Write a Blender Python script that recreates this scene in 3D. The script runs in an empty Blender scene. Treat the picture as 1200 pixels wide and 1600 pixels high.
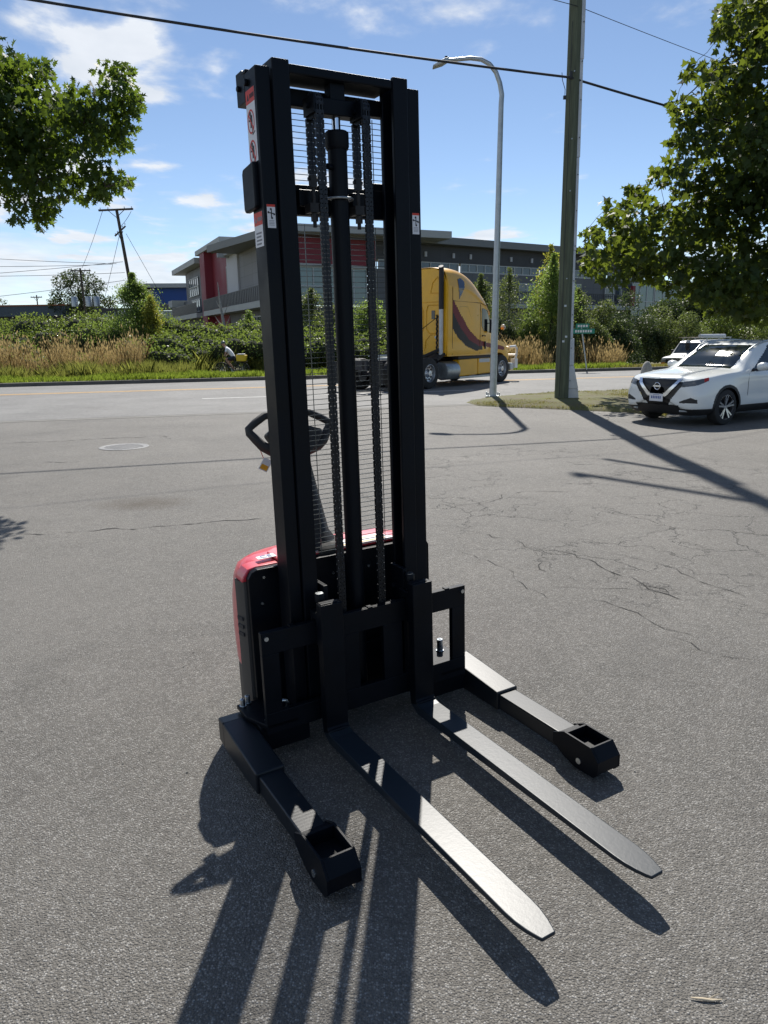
import bpy, bmesh, math, random
import numpy as np
from mathutils import Vector, Matrix, Euler
from mathutils.bvhtree import BVHTree
R = math.radians
sc = bpy.context.scene
col = sc.collection
rng = np.random.default_rng(7)
random.seed(5)

# ------------------------------------------------------------------ camera
F = 1144.16
CAM = np.array([0.0, 0.0, 1.7255])
PITCH, ROLL = R(13.4), R(0.65)
fw = np.array([0, math.cos(PITCH), -math.sin(PITCH)])
rt0 = np.array([1.0, 0, 0]); up0 = np.cross(rt0, fw)
RT = math.cos(ROLL) * rt0 - math.sin(ROLL) * up0
UP = math.sin(ROLL) * rt0 + math.cos(ROLL) * up0
cd = bpy.data.cameras.new('camera'); cam = bpy.data.objects.new('camera', cd); col.objects.link(cam)
cd.sensor_fit = 'VERTICAL'; cd.sensor_height = 36.0; cd.lens = 36.0 * F / 1600.0
cd.clip_start = 0.05; cd.clip_end = 6000
m = Matrix(((RT[0], UP[0], -fw[0], CAM[0]), (RT[1], UP[1], -fw[1], CAM[1]), (RT[2], UP[2], -fw[2], CAM[2]), (0, 0, 0, 1)))
cam.matrix_world = m
sc.camera = cam
sc.render.resolution_x = 768; sc.render.resolution_y = 1024

# ------------------------------------------------------------------ light
SUN_EL, SUN_AZ = R(47.0), R(4.0)          # azimuth from +Y toward +X
SKY_STRENGTH = 0.092
sd = bpy.data.lights.new('sun', 'SUN'); sun = bpy.data.objects.new('sun', sd); col.objects.link(sun)
sd.energy = 5.0; sd.angle = R(0.53); sd.color = (1.0, 0.955, 0.88)
sv = Vector((math.sin(SUN_AZ) * math.cos(SUN_EL), math.cos(SUN_AZ) * math.cos(SUN_EL), math.sin(SUN_EL)))
sun.rotation_euler = sv.to_track_quat('Z', 'Y').to_euler()
sun.location = (0, 0, 30)
w = bpy.data.worlds.new('World'); sc.world = w; w.use_nodes = True
wt = w.node_tree; wt.nodes.clear()
def N(t, kind, **kw):
    n = t.nodes.new(kind)
    for k, v in kw.items():
        if k == 'inp':
            for a, b in v.items(): n.inputs[a].default_value = b
        else: setattr(n, k, v)
    return n
def build_world():
    t = wt; L = t.links.new
    sky = N(t, 'ShaderNodeTexSky', sky_type='NISHITA', sun_disc=False, sun_elevation=SUN_EL, sun_rotation=SUN_AZ,
            air_density=1.0, dust_density=0.3, ozone_density=0.9, altitude=2500)
    tc = N(t, 'ShaderNodeTexCoord')
    sp = N(t, 'ShaderNodeSeparateXYZ'); L(tc.outputs['Generated'], sp.inputs[0])
    def M(op, a, b=None, c=None, clamp=False):
        n = N(t, 'ShaderNodeMath', operation=op, use_clamp=clamp)
        for i, x in enumerate((a, b, c)):
            if x is None: continue
            if isinstance(x, (int, float)): n.inputs[i].default_value = x
            else: L(x, n.inputs[i])
        return n.outputs[0]
    X, Y, Z = sp.outputs
    zz = M('MAXIMUM', M('ADD', Z, 0.07), 0.02)
    px, py = M('DIVIDE', X, zz), M('DIVIDE', Y, zz)
    cb = N(t, 'ShaderNodeCombineXYZ'); L(px, cb.inputs[0]); L(M('MULTIPLY', py, 0.8), cb.inputs[1]); cb.inputs[2].default_value = 9.1
    n1 = N(t, 'ShaderNodeTexNoise', inp={'Scale': 2.1, 'Detail': 10, 'Roughness': 0.55, 'Distortion': 0.15}); L(cb.outputs[0], n1.inputs['Vector'])
    n2 = N(t, 'ShaderNodeTexNoise', inp={'Scale': 0.45, 'Detail': 3, 'Roughness': 0.5}); L(cb.outputs[0], n2.inputs['Vector'])
    # more cloud to the left (negative X / Y), clear to the right
    az = M('DIVIDE', X, M('MAXIMUM', Y, 0.05))
    left = M('MULTIPLY_ADD', az, -0.16, -0.035)
    leftc = M('MINIMUM', M('MAXIMUM', left, -0.10), 0.055)
    d = M('ADD', M('ADD', n1.outputs[0], M('MULTIPLY', M('SUBTRACT', n2.outputs[0], 0.5), 0.45)), leftc)
    ramp = M('MULTIPLY', M('SUBTRACT', d, 0.53), 6.0, clamp=True)
    ramp = M('MULTIPLY', ramp, ramp); ramp = M('MINIMUM', M('MULTIPLY', ramp, 1.6), 0.93)
    # low bank of cloud near the horizon
    cb2 = N(t, 'ShaderNodeCombineXYZ'); L(M('MULTIPLY', az, 3.4), cb2.inputs[0]); L(M('MULTIPLY', Z, 13.0), cb2.inputs[1]); cb2.inputs[2].default_value = 12.1
    n3 = N(t, 'ShaderNodeTexNoise', inp={'Scale': 1.15, 'Detail': 8, 'Roughness': 0.55}); L(cb2.outputs[0], n3.inputs['Vector'])
    band = M('SUBTRACT', 1.0, M('MULTIPLY', M('ABSOLUTE', M('SUBTRACT', Z, 0.075)), 7.5), clamp=True)
    bd = M('MULTIPLY', M('SUBTRACT', M('ADD', n3.outputs[0], M('MULTIPLY', leftc, 1.2)), M('MULTIPLY_ADD', band, -0.36, 0.76)), 7.0, clamp=True)
    bd = M('MULTIPLY', bd, 0.85)
    cl = M('MULTIPLY', M('MAXIMUM', ramp, bd), M('MULTIPLY', Z, 60.0, None, True))
    n4 = N(t, 'ShaderNodeTexNoise', inp={'Scale': 5.0, 'Detail': 5}); L(cb.outputs[0], n4.inputs['Vector'])
    cc = N(t, 'ShaderNodeMixRGB', inp={'Color1': (5.2, 5.7, 6.4, 1), 'Color2': (8.2, 8.4, 8.7, 1)}); L(n4.outputs[0], cc.inputs[0])
    mx = N(t, 'ShaderNodeMixRGB'); L(cl, mx.inputs[0]); L(sky.outputs[0], mx.inputs[1]); L(cc.outputs[0], mx.inputs[2])
    bg = N(t, 'ShaderNodeBackground', inp={'Strength': SKY_STRENGTH}); L(mx.outputs[0], bg.inputs[0])
    out = N(t, 'ShaderNodeOutputWorld'); L(bg.outputs[0], out.inputs[0])
build_world()
sc.view_settings.view_transform = 'Standard'; sc.view_settings.look = 'None'
sc.view_settings.exposure = 0.45; sc.view_settings.gamma = 1.0

# ------------------------------------------------------------------ helpers
def ray(u, v): return fw + RT * ((u - 600) / F) - UP * ((v - 800) / F)
def ground(u, v, z=0.0):
    d = ray(u, v); return CAM + d * ((z - CAM[2]) / d[2])
def at(u, v, Y):
    d = ray(u, v); return CAM + d * (Y / d[1])
SA = np.array([[-0.86402, 0.50306, -0.01988], [-0.50302, -0.86424, -0.00749], [-0.02095, 0.00352, 0.99977]])
ST = np.array([-0.05, 2.9494, 0.0208])
def sstep(a, b, x):
    t = np.clip((x - a) / (b - a), 0, 1); return t * t * (3 - 2 * t)
def lot_h(x, y):
    r = np.hypot(x - ST[0], y - ST[1])
    k = 1 - sstep(2.6, 9.5, r)
    return k * (ST[2] + 0.01988 * (x - ST[0]) + 0.0075 * (y - ST[1]))
def verge_h(x, y):       # ground beyond the far kerb
    d = (y - (33.3 + 0.29 * x)) / 1.041
    return 0.13 - 0.25 * sstep(.3, 6, d) - 0.62 * sstep(9, 18, x) * sstep(1.5, 5, d)

def tag(o, label=None, cat=None, group=None, kind=None):
    if label: o['label'] = label
    if cat: o['category'] = cat
    if group: o['group'] = group
    if kind: o['kind'] = kind
    return o
def empty(name, loc=(0, 0, 0), rz=0.0, label=None, cat=None, group=None):
    o = bpy.data.objects.new(name, None); col.objects.link(o)
    o.location = loc; o.rotation_euler = (0, 0, rz); o.empty_display_size = 0.2
    return tag(o, label, cat, group)

class MB:
    def __init__(s): s.v = []; s.f = []; s.mi = []; s.cur = 0
    def add(s, vs, fs):
        b = len(s.v); s.v += [tuple(map(float, q)) for q in vs]
        for f in fs: s.f.append([b + i for i in f]); s.mi.append(s.cur)
        return s
    def box(s, x0, x1, y0, y1, z0, z1):
        return s.add([(x0, y0, z0), (x1, y0, z0), (x1, y1, z0), (x0, y1, z0), (x0, y0, z1), (x1, y0, z1), (x1, y1, z1), (x0, y1, z1)],
                     [(0, 3, 2, 1), (4, 5, 6, 7), (0, 1, 5, 4), (1, 2, 6, 5), (2, 3, 7, 6), (3, 0, 4, 7)])
    def bar(s, p, q, wd, ht, upv=(0, 0, 1)):
        p, q = Vector(p), Vector(q); d = (q - p).normalized(); u = Vector(upv)
        if abs(d.dot(u)) > 0.99: u = Vector((0, 1, 0))
        a = d.cross(u).normalized() * wd / 2; b = a.cross(d).normalized() * ht / 2
        return s.add([p - a - b, p + a - b, p + a + b, p - a + b, q - a - b, q + a - b, q + a + b, q - a + b],
                     [(0, 3, 2, 1), (4, 5, 6, 7), (0, 1, 5, 4), (1, 2, 6, 5), (2, 3, 7, 6), (3, 0, 4, 7)][::1])
    def prism(s, poly, axis, a, b):
        n = len(poly)
        def P(q, t):
            if axis == 'x': return (t, q[0], q[1])
            if axis == 'y': return (q[0], t, q[1])
            return (q[0], q[1], t)
        vs = [P(q, a) for q in poly] + [P(q, b) for q in poly]
        fs = [tuple(range(n)), tuple(range(2 * n - 1, n - 1, -1))] + [(i, n + i, n + (i + 1) % n, (i + 1) % n) for i in range(n)]
        return s.add(vs, fs)
    def tube(s, pts, rad, n=10, cap=True, flat=1.0):
        pts = [Vector(p) for p in pts]; k = len(pts)
        rad = [rad] * k if isinstance(rad, (int, float)) else list(rad)
        t0 = (pts[1] - pts[0]).normalized(); u = Vector((0, 0, 1)) if abs(t0.z) < 0.9 else Vector((1, 0, 0))
        a = t0.cross(u).normalized(); vs = []
        for i, p in enumerate(pts):
            if i == 0: t = t0
            elif i == k - 1: t = (pts[i] - pts[i - 1]).normalized()
            else: t = ((pts[i + 1] - p).normalized() + (p - pts[i - 1]).normalized()).normalized()
            a = (a - t * a.dot(t)).normalized(); b = t.cross(a)
            for j in range(n):
                an = 2 * math.pi * j / n
                vs.append(p + (a * math.cos(an) * flat + b * math.sin(an)) * rad[i])
        fs = [(i * n + j, i * n + (j + 1) % n, (i + 1) * n + (j + 1) % n, (i + 1) * n + j) for i in range(k - 1) for j in range(n)]
        if cap: fs += [tuple(range(n - 1, -1, -1)), tuple(range((k - 1) * n, k * n))]
        return s.add(vs, fs)
    def cyl(s, p, q, r, r2=None, n=20): return s.tube([p, q], [r, r if r2 is None else r2], n)
    def lathe(s, c, axis, prof, n=28):          # prof: (offset along axis, radius)
        c = Vector(c); ax = Vector(axis).normalized(); u = Vector((0, 0, 1)) if abs(ax.z) < 0.9 else Vector((1, 0, 0))
        a = ax.cross(u).normalized(); b = ax.cross(a); k = len(prof); vs = []
        for (t, r) in prof:
            for j in range(n):
                an = 2 * math.pi * j / n
                vs.append(c + ax * t + (a * math.cos(an) + b * math.sin(an)) * max(r, 1e-4))
        fs = [(i * n + j, i * n + (j + 1) % n, (i + 1) * n + (j + 1) % n, (i + 1) * n + j) for i in range(k - 1) for j in range(n)]
        return s.add(vs, fs)
    def build(s, name, mats, parent=None, smooth=None, bevel=0, seg=2):
        if not isinstance(mats, (list, tuple)): mats = [mats]
        me = bpy.data.meshes.new(name); me.from_pydata(s.v, [], s.f); me.update()
        for m_ in mats: me.materials.append(m_)
        if len(mats) > 1: me.polygons.foreach_set('material_index', s.mi)
        bm = bmesh.new(); bm.from_mesh(me); bmesh.ops.recalc_face_normals(bm, faces=bm.faces); bm.to_mesh(me); bm.free()
        if smooth is not None:
            me.polygons.foreach_set('use_smooth', [True] * len(me.polygons))
            me.set_sharp_from_angle(angle=R(smooth))
        o = bpy.data.objects.new(name, me); col.objects.link(o)
        if parent: o.parent = parent
        if bevel:
            b = o.modifiers.new('bevel', 'BEVEL'); b.width = bevel; b.segments = seg; b.limit_method = 'ANGLE'; b.angle_limit = R(40)
        return o

def raw(name, verts, faces, mat, parent=None, smooth=False):
    """fast mesh from numpy arrays: verts (N,3), faces (M,k)"""
    verts = np.asarray(verts, np.float32); faces = np.asarray(faces, np.int32)
    me = bpy.data.meshes.new(name); k = faces.shape[1]
    me.vertices.add(len(verts)); me.vertices.foreach_set('co', verts.ravel())
    me.loops.add(faces.size); me.loops.foreach_set('vertex_index', faces.ravel())
    me.polygons.add(len(faces)); me.polygons.foreach_set('loop_start', np.arange(0, faces.size, k, dtype=np.int32))
    me.update(calc_edges=True); me.validate()
    for q in (mat if isinstance(mat, (list, tuple)) else [mat]): me.materials.append(q)
    if smooth: me.polygons.foreach_set('use_smooth', [True] * len(me.polygons))
    o = bpy.data.objects.new(name, me); col.objects.link(o)
    if parent: o.parent = parent
    return o

def text_obj(name, s, size, mat, mw, parent=None, depth=0.002):
    c = bpy.data.curves.new(name, 'FONT'); c.body = s; c.size = size; c.extrude = depth; c.align_x = 'CENTER'; c.align_y = 'CENTER'
    t = bpy.data.objects.new('tmp', c); col.objects.link(t)
    dg = bpy.context.evaluated_depsgraph_get()
    me = bpy.data.meshes.new_from_object(t.evaluated_get(dg)); me.name = name
    bpy.data.objects.remove(t)
    me.materials.clear(); me.materials.append(mat)
    me.transform(mw)
    o = bpy.data.objects.new(name, me); col.objects.link(o)
    if parent: o.parent = parent
    return o

# ------------------------------------------------------------------ materials
def mat(name, c, rough=0.6, metal=0.0, var=0.0, scale=8.0, bump=0.0, bscale=60.0, coat=0.0, spec=0.5, c2=None, alpha=None, dirt=0.0):
    m_ = bpy.data.materials.new(name); m_.use_nodes = True; t = m_.node_tree; L = t.links.new
    p = t.nodes['Principled BSDF']
    p.inputs['Base Color'].default_value = (*c, 1); p.inputs['Roughness'].default_value = rough
    p.inputs['Metallic'].default_value = metal; p.inputs['Specular IOR Level'].default_value = spec
    p.inputs['Coat Weight'].default_value = coat; p.inputs['Coat Roughness'].default_value = 0.06
    tc = N(t, 'ShaderNodeTexCoord')
    if var or c2:
        n = N(t, 'ShaderNodeTexNoise', inp={'Scale': scale, 'Detail': 6, 'Roughness': 0.6}); L(tc.outputs['Object'], n.inputs['Vector'])
        mr = N(t, 'ShaderNodeMapRange', inp={'From Min': 0.3, 'From Max': 0.7}); L(n.outputs[0], mr.inputs[0])
        a = tuple(max(0, q * (1 - var)) for q in c); b = c2 or tuple(q * (1 + var) for q in c)
        mx = N(t, 'ShaderNodeMixRGB', inp={'Color1': (*a, 1), 'Color2': (*b, 1)}); L(mr.outputs[0], mx.inputs[0]); L(mx.outputs[0], p.inputs['Base Color'])
        r2 = N(t, 'ShaderNodeMapRange', inp={'From Min': 0.3, 'From Max': 0.7, 'To Min': max(0.02, rough - 0.08), 'To Max': min(1, rough + 0.1)}); L(n.outputs[0], r2.inputs[0]); L(r2.outputs[0], p.inputs['Roughness'])
    if bump:
        n = N(t, 'ShaderNodeTexNoise', inp={'Scale': bscale, 'Detail': 4, 'Roughness': 0.6}); L(tc.outputs['Object'], n.inputs['Vector'])
        b = N(t, 'ShaderNodeBump', inp={'Strength': bump, 'Distance': 0.002 if bscale > 20 else 0.02}); L(n.outputs[0], b.inputs['Height']); L(b.outputs[0], p.inputs['Normal'])
    return m_
def leafmat(name, c, trans=(0.25, 0.4, 0.04), tw=0.42, var=0.35, rough=0.5, c2=None):
    m_ = bpy.data.materials.new(name); m_.use_nodes = True; t = m_.node_tree; L = t.links.new
    p = t.nodes['Principled BSDF']; out = t.nodes['Material Output']
    g = N(t, 'ShaderNodeNewGeometry')
    a = tuple(q * (1 - var) for q in c); b = c2 or tuple(q * (1 + var) for q in c)
    mx = N(t, 'ShaderNodeMixRGB', inp={'Color1': (*a, 1), 'Color2': (*b, 1)}); L(g.outputs['Random Per Island'], mx.inputs[0])
    L(mx.outputs[0], p.inputs['Base Color']); p.inputs['Roughness'].default_value = rough; p.inputs['Specular IOR Level'].default_value = 0.28
    tr = N(t, 'ShaderNodeBsdfTranslucent', inp={'Color': (*trans, 1)})
    ms = N(t, 'ShaderNodeMixShader', inp={0: tw}); L(p.outputs[0], ms.inputs[1]); L(tr.outputs[0], ms.inputs[2]); L(ms.outputs[0], out.inputs[0])
    return m_
def asphalt(name, base, speck, fine=420.0, crack=0.0, bumps=0.55, warm=(1.0, 0.985, 0.95), rough=0.82):
    m_ = bpy.data.materials.new(name); m_.use_nodes = True; t = m_.node_tree; L = t.links.new
    p = t.nodes['Principled BSDF']; tc = N(t, 'ShaderNodeTexCoord'); O = tc.outputs['Object']
    def M(op, a, b=None, c=None, clamp=False):
        n = N(t, 'ShaderNodeMath', operation=op, use_clamp=clamp)
        for i, x in enumerate((a, b, c)):
            if x is None: continue
            if isinstance(x, (int, float)): n.inputs[i].default_value = x
            else: L(x, n.inputs[i])
        return n.outputs[0]
    vo = N(t, 'ShaderNodeTexVoronoi', inp={'Scale': fine / 3.2}); L(O, vo.inputs['Vector'])
    sepc = N(t, 'ShaderNodeSeparateColor'); L(vo.outputs['Color'], sepc.inputs[0])
    rnd = sepc.outputs[0]
    stone = M('MULTIPLY', M('SUBTRACT', rnd, 0.56), 2.6, None, True)
    edge = M('SUBTRACT', 1.0, M('MULTIPLY', vo.outputs['Distance'], 1.35), None, True)
    n0 = N(t, 'ShaderNodeTexNoise', inp={'Scale': fine * 0.5, 'Detail': 3}); L(O, n0.inputs['Vector'])
    n1 = N(t, 'ShaderNodeTexNoise', inp={'Scale': 0.55, 'Detail': 6, 'Roughness': 0.6}); L(O, n1.inputs['Vector'])
    n2 = N(t, 'ShaderNodeTexNoise', inp={'Scale': 4.0, 'Detail': 6, 'Roughness': 0.65}); L(O, n2.inputs['Vector'])
    big = M('ADD', M('MULTIPLY', n1.outputs[0], 0.95), M('MULTIPLY_ADD', n2.outputs[0], 0.45, -0.25))
    c1 = N(t, 'ShaderNodeMixRGB', inp={'Color1': (*[base * 0.62 * q for q in warm], 1), 'Color2': (*[base * 1.45 * q for q in warm], 1)})
    L(M('MULTIPLY', M('SUBTRACT', M('ADD', M('MULTIPLY', big, 0.75), M('MULTIPLY', n0.outputs[0], 0.6)), 0.32), 1.7, None, True), c1.inputs[0])
    c2 = N(t, 'ShaderNodeMixRGB', inp={'Color2': (*[speck * q for q in (1, 0.98, 0.93)], 1)}); L(c1.outputs[0], c2.inputs[1])
    L(M('MULTIPLY', M('MULTIPLY', stone, edge), 0.9), c2.inputs[0])
    colr = c2.outputs[0]
    # coarser aggregate that still reads a few metres off
    vg = N(t, 'ShaderNodeTexVoronoi', inp={'Scale': fine / 13.0}); L(O, vg.inputs['Vector']); sg2 = N(t, 'ShaderNodeSeparateColor'); L(vg.outputs['Color'], sg2.inputs[0])
    ng = N(t, 'ShaderNodeTexNoise', inp={'Scale': fine / 8.0, 'Detail': 4, 'Roughness': 0.7}); L(O, ng.inputs['Vector'])
    cg = N(t, 'ShaderNodeMixRGB', blend_type='MULTIPLY', inp={0: 1.0}); L(colr, cg.inputs[1])
    gv = M('ADD', M('MULTIPLY_ADD', sg2.outputs[0], 0.22, 0.52), M('MULTIPLY', ng.outputs[0], 0.78)); cv_ = N(t, 'ShaderNodeCombineXYZ'); [L(gv, cv_.inputs[q_]) for q_ in range(3)]; L(cv_.outputs[0], cg.inputs[2]); colr = cg.outputs[0]
    # tar-dark stains
    n5 = N(t, 'ShaderNodeTexNoise', inp={'Scale': 0.9, 'Detail': 4, 'Roughness': 0.5, 'Distortion': 0.6}); L(O, n5.inputs['Vector'])
    st = M('MULTIPLY', M('SUBTRACT', n5.outputs[0], 0.61), 5.0, None, True)
    c3 = N(t, 'ShaderNodeMixRGB', inp={'Color2': (base * 0.5, base * 0.48, base * 0.44, 1)}); L(M('MULTIPLY', st, 0.45), c3.inputs[0]); L(colr, c3.inputs[1]); colr = c3.outputs[0]
    if crack:
        # brown damp smear and pale dusty patch on the left of the lot
        for (sx, sy, kx, ky, cc, am) in ((-2.6, 7.75, 1.6, 2.6, (.055, .04, .025), .75), (-5.0, 7.2, .42, .8, (.17, .16, .145), .45), (-3.4, 4.6, .5, .6, (.16, .15, .135), .35), (4.2, 5.2, .5, .45, (.055, .053, .05), .4)):
            s2 = N(t, 'ShaderNodeSeparateXYZ'); L(O, s2.inputs[0]); ax_ = M('MULTIPLY', M('SUBTRACT', s2.outputs[0], sx), kx); ay_ = M('MULTIPLY', M('SUBTRACT', s2.outputs[1], sy), ky)
            rr_ = M('ADD', M('MULTIPLY', ax_, ax_), M('MULTIPLY', ay_, ay_)); mk = M('MULTIPLY', M('SUBTRACT', M('MULTIPLY_ADD', n2.outputs[0], 1.6, .15), rr_), am, None, True)
            cx2 = N(t, 'ShaderNodeMixRGB', inp={'Color2': (*cc, 1)}); L(M('MULTIPLY', mk, M('SUBTRACT', 1.0, M('MULTIPLY', M('MULTIPLY', stone, edge), .6))), cx2.inputs[0]); L(colr, cx2.inputs[1]); colr = cx2.outputs[0]
    h = M('ADD', M('MULTIPLY', vo.outputs['Distance'], -0.7), M('MULTIPLY', n0.outputs[0], 0.5))
    if crack:
        wv = N(t, 'ShaderNodeTexNoise', inp={'Scale': 2.2, 'Detail': 5, 'Roughness': 0.65}); L(O, wv.inputs['Vector'])
        mxv = N(t, 'ShaderNodeVectorMath', operation='MULTIPLY_ADD'); mxv.inputs[1].default_value = (0.9, 0.9, 0); L(wv.outputs['Color'], mxv.inputs[0]); L(O, mxv.inputs[2])
        vc = N(t, 'ShaderNodeTexVoronoi', feature='DISTANCE_TO_EDGE', inp={'Scale': 1.7}); L(mxv.outputs[0], vc.inputs['Vector'])
        line = M('SUBTRACT', 1.0, M('MULTIPLY', vc.outputs['Distance'], 75.0), None, True)
        # cracks gather in one worn patch, right of the machine
        sp = N(t, 'ShaderNodeSeparateXYZ'); L(O, sp.inputs[0])
        dx = M('MULTIPLY', M('SUBTRACT', sp.outputs[0], 2.5), 0.34); dy = M('MULTIPLY', M('SUBTRACT', sp.outputs[1], 8.0), 0.28)
        rr = M('ADD', M('MULTIPLY', dx, dx), M('MULTIPLY', dy, dy))
        patch = M('MULTIPLY', M('SUBTRACT', 1.5, rr, None, True), 1.0, None, True)
        nm = N(t, 'ShaderNodeTexNoise', inp={'Scale': 0.8, 'Detail': 3}); L(O, nm.inputs['Vector'])
        brk = M('MULTIPLY', M('SUBTRACT', nm.outputs[0], 0.42), 8.0, None, True)
        k = M('MULTIPLY', M('MULTIPLY', line, patch), M('MULTIPLY', brk, crack))
        c4 = N(t, 'ShaderNodeMixRGB', inp={'Color2': (0.016, 0.015, 0.014, 1)}); L(k, c4.inputs[0]); L(colr, c4.inputs[1]); colr = c4.outputs[0]
        h = M('SUBTRACT', h, M('MULTIPLY', k, 1.2))
    L(colr, p.inputs['Base Color'])
    b = N(t, 'ShaderNodeBump', inp={'Strength': bumps, 'Distance': 0.0075}); L(h, b.inputs['Height']); L(b.outputs[0], p.inputs['Normal'])
    p.inputs['Roughness'].default_value = rough; p.inputs['Specular IOR Level'].default_value = 0.4
    return m_
def glass(name, tint=(0.02, 0.03, 0.035), rough=0.03):
    return mat(name, tint, rough=rough, spec=0.7)

MT = {}
MT['lot'] = asphalt('lot_asphalt', 0.102, 0.43, fine=500.0, crack=1.0, bumps=1.0, rough=0.74, warm=(1.06, 0.99, 0.88))
MT['road'] = asphalt('road_asphalt', 0.145, 0.26, fine=300, bumps=0.4, rough=0.8)
MT['black'] = mat('black_powder_paint', (0.0025, 0.0042, 0.0075), rough=0.42, var=0.25, scale=5, bump=0.15, bscale=260, spec=0.16)
MT['fork'] = mat('fork_paint', (0.015, 0.022, 0.03), rough=0.37, bump=0.12, bscale=75, spec=0.28)
MT['leg'] = mat('leg_paint', (0.006, 0.009, 0.013), rough=0.36, bump=0.06, bscale=60, spec=0.42)
MT['rubber'] = mat('rubber', (0.018, 0.018, 0.018), rough=0.75, var=0.3, scale=20)
MT['plastic'] = mat('black_plastic', (0.02, 0.02, 0.021), rough=0.55, bump=0.2, bscale=300)
MT['grey_plastic'] = mat('dark_grey_plastic', (0.045, 0.043, 0.042), rough=0.5, bump=0.15, bscale=300)
MT['red'] = mat('red_gel_paint', (0.62, 0.02, 0.045), rough=0.42, coat=0.5, var=0.05, scale=3, spec=.9)
MT['zinc'] = mat('zinc_plated', (0.62, 0.66, 0.68), rough=0.28, metal=1.0, var=0.15, scale=30)
MT['chrome'] = mat('chrome', (0.8, 0.82, 0.85), rough=0.08, metal=1.0)
MT['chain'] = mat('oiled_chain', (0.03, 0.032, 0.036), rough=0.35, metal=0.7, var=0.3, scale=40)
MT['sticker'] = mat('white_sticker', (0.72, 0.72, 0.74), rough=0.5)
MT['sticker_red'] = mat('red_sticker', (0.6, 0.04, 0.02), rough=0.5)
MT['ink'] = mat('black_ink', (0.02, 0.02, 0.025), rough=0.6)
MT['ink_grey'] = mat('grey_ink', (0.22, 0.22, 0.24), rough=0.6)
MT['ink_blue'] = mat('blue_ink', (0.08, 0.12, 0.32), rough=0.6)
MT['orange'] = mat('orange_plastic', (0.7, 0.25, 0.03), rough=0.4)
MT['yellowtag'] = mat('amber_print', (0.75, 0.36, 0.02), rough=0.5)
MT['galv'] = mat('galvanised_steel', (0.42, 0.45, 0.46), rough=0.42, metal=0.75, var=0.18, scale=6)
MT['galvlight'] = mat('weathered_guard', (0.52, 0.54, 0.56), rough=0.5, metal=0.2, var=0.15, scale=3)
MT['pole'] = mat('treated_wood', (0.10, 0.115, 0.075), rough=0.9, var=0.45, scale=3, bump=0.8, bscale=15)
for n_ in MT['pole'].node_tree.nodes:
    if n_.type == 'TEX_NOISE':
        mp_ = MT['pole'].node_tree.nodes.new('ShaderNodeMapping'); mp_.inputs['Scale'].default_value = (6, 6, .35)
        l_ = n_.inputs['Vector'].links[0].from_socket; MT['pole'].node_tree.links.new(l_, mp_.inputs[0]); MT['pole'].node_tree.links.new(mp_.outputs[0], n_.inputs['Vector'])
MT['oldwood'] = mat('old_wood', (0.075, 0.062, 0.05), rough=0.9, var=0.3, scale=4)
MT['cable'] = mat('cable_rubber', (0.02, 0.022, 0.026), rough=0.6)
MT['concrete'] = mat('concrete', (0.36, 0.35, 0.33), rough=0.9, var=0.22, scale=5, bump=0.4, bscale=30)
MT['whiteline'] = mat('road_paint_white', (0.62, 0.62, 0.6), rough=0.7, var=0.25, scale=9)
MT['yellowline'] = mat('road_paint_yellow', (0.62, 0.36, 0.1), rough=0.7, var=0.25, scale=9)
MT['bark'] = mat('bark', (0.07, 0.058, 0.045), rough=0.95, var=0.4, scale=8, bump=0.8, bscale=25)
MT['palebark'] = mat('pale_bark', (0.3, 0.29, 0.27), rough=0.9, var=0.3, scale=8)
MT['soil'] = mat('verge_soil', (0.10, 0.115, 0.035), rough=1, var=0.4, scale=1.2, c2=(0.16, 0.135, 0.06))
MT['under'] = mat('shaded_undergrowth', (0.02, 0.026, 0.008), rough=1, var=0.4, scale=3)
MT['earth'] = mat('dry_earth', (0.17, 0.13, 0.08), rough=1, var=0.4, scale=2.5, c2=(0.12, 0.13, 0.04))
MT['leaf_oak'] = leafmat('oak_leaf', (0.026, 0.05, 0.013), trans=(0.26, 0.38, 0.035), tw=0.29, var=0.4, rough=0.58)
MT['leaf_maple'] = leafmat('maple_leaf', (0.025, 0.046, 0.013), trans=(0.28, 0.36, 0.035), tw=0.27, var=0.45, rough=0.58)
MT['leaf_bramble'] = leafmat('bramble_leaf', (0.06, 0.09, 0.028), trans=(0.3, 0.4, 0.07), tw=0.34, var=0.45, rough=0.5)
MT['leaf_olive'] = leafmat('olive_leaf', (0.075, 0.095, 0.035), trans=(0.26, 0.33, 0.08), tw=0.32, var=0.4)
MT['leaf_pale'] = leafmat('willow_leaf', (0.09, 0.13, 0.035), trans=(0.34, 0.48, 0.09), tw=0.4, var=0.35)
MT['leaf_gold'] = leafmat('golden_leaf', (0.16, 0.17, 0.03), trans=(0.5, 0.5, 0.07), tw=0.4, var=0.3)
MT['leaf_dark'] = leafmat('dark_needle', (0.03, 0.05, 0.02), trans=(0.14, 0.2, 0.05), tw=0.25, var=0.4)
MT['grass'] = leafmat('grass_blade', (0.075, 0.115, 0.02), trans=(0.32, 0.42, 0.05), tw=0.45, var=0.35)
MT['weeds'] = leafmat('yellow_weeds', (0.11, 0.125, 0.03), trans=(0.36, 0.38, 0.08), tw=0.4, var=0.4)
MT['straw'] = leafmat('dry_straw', (0.32, 0.235, 0.11), trans=(0.6, 0.45, 0.2), tw=0.35, var=0.35)
MT['drygrass'] = leafmat('dry_lawn', (0.22, 0.19, 0.07), trans=(0.4, 0.36, 0.1), tw=0.35, var=0.4, c2=(0.12, 0.17, 0.03))

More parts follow.
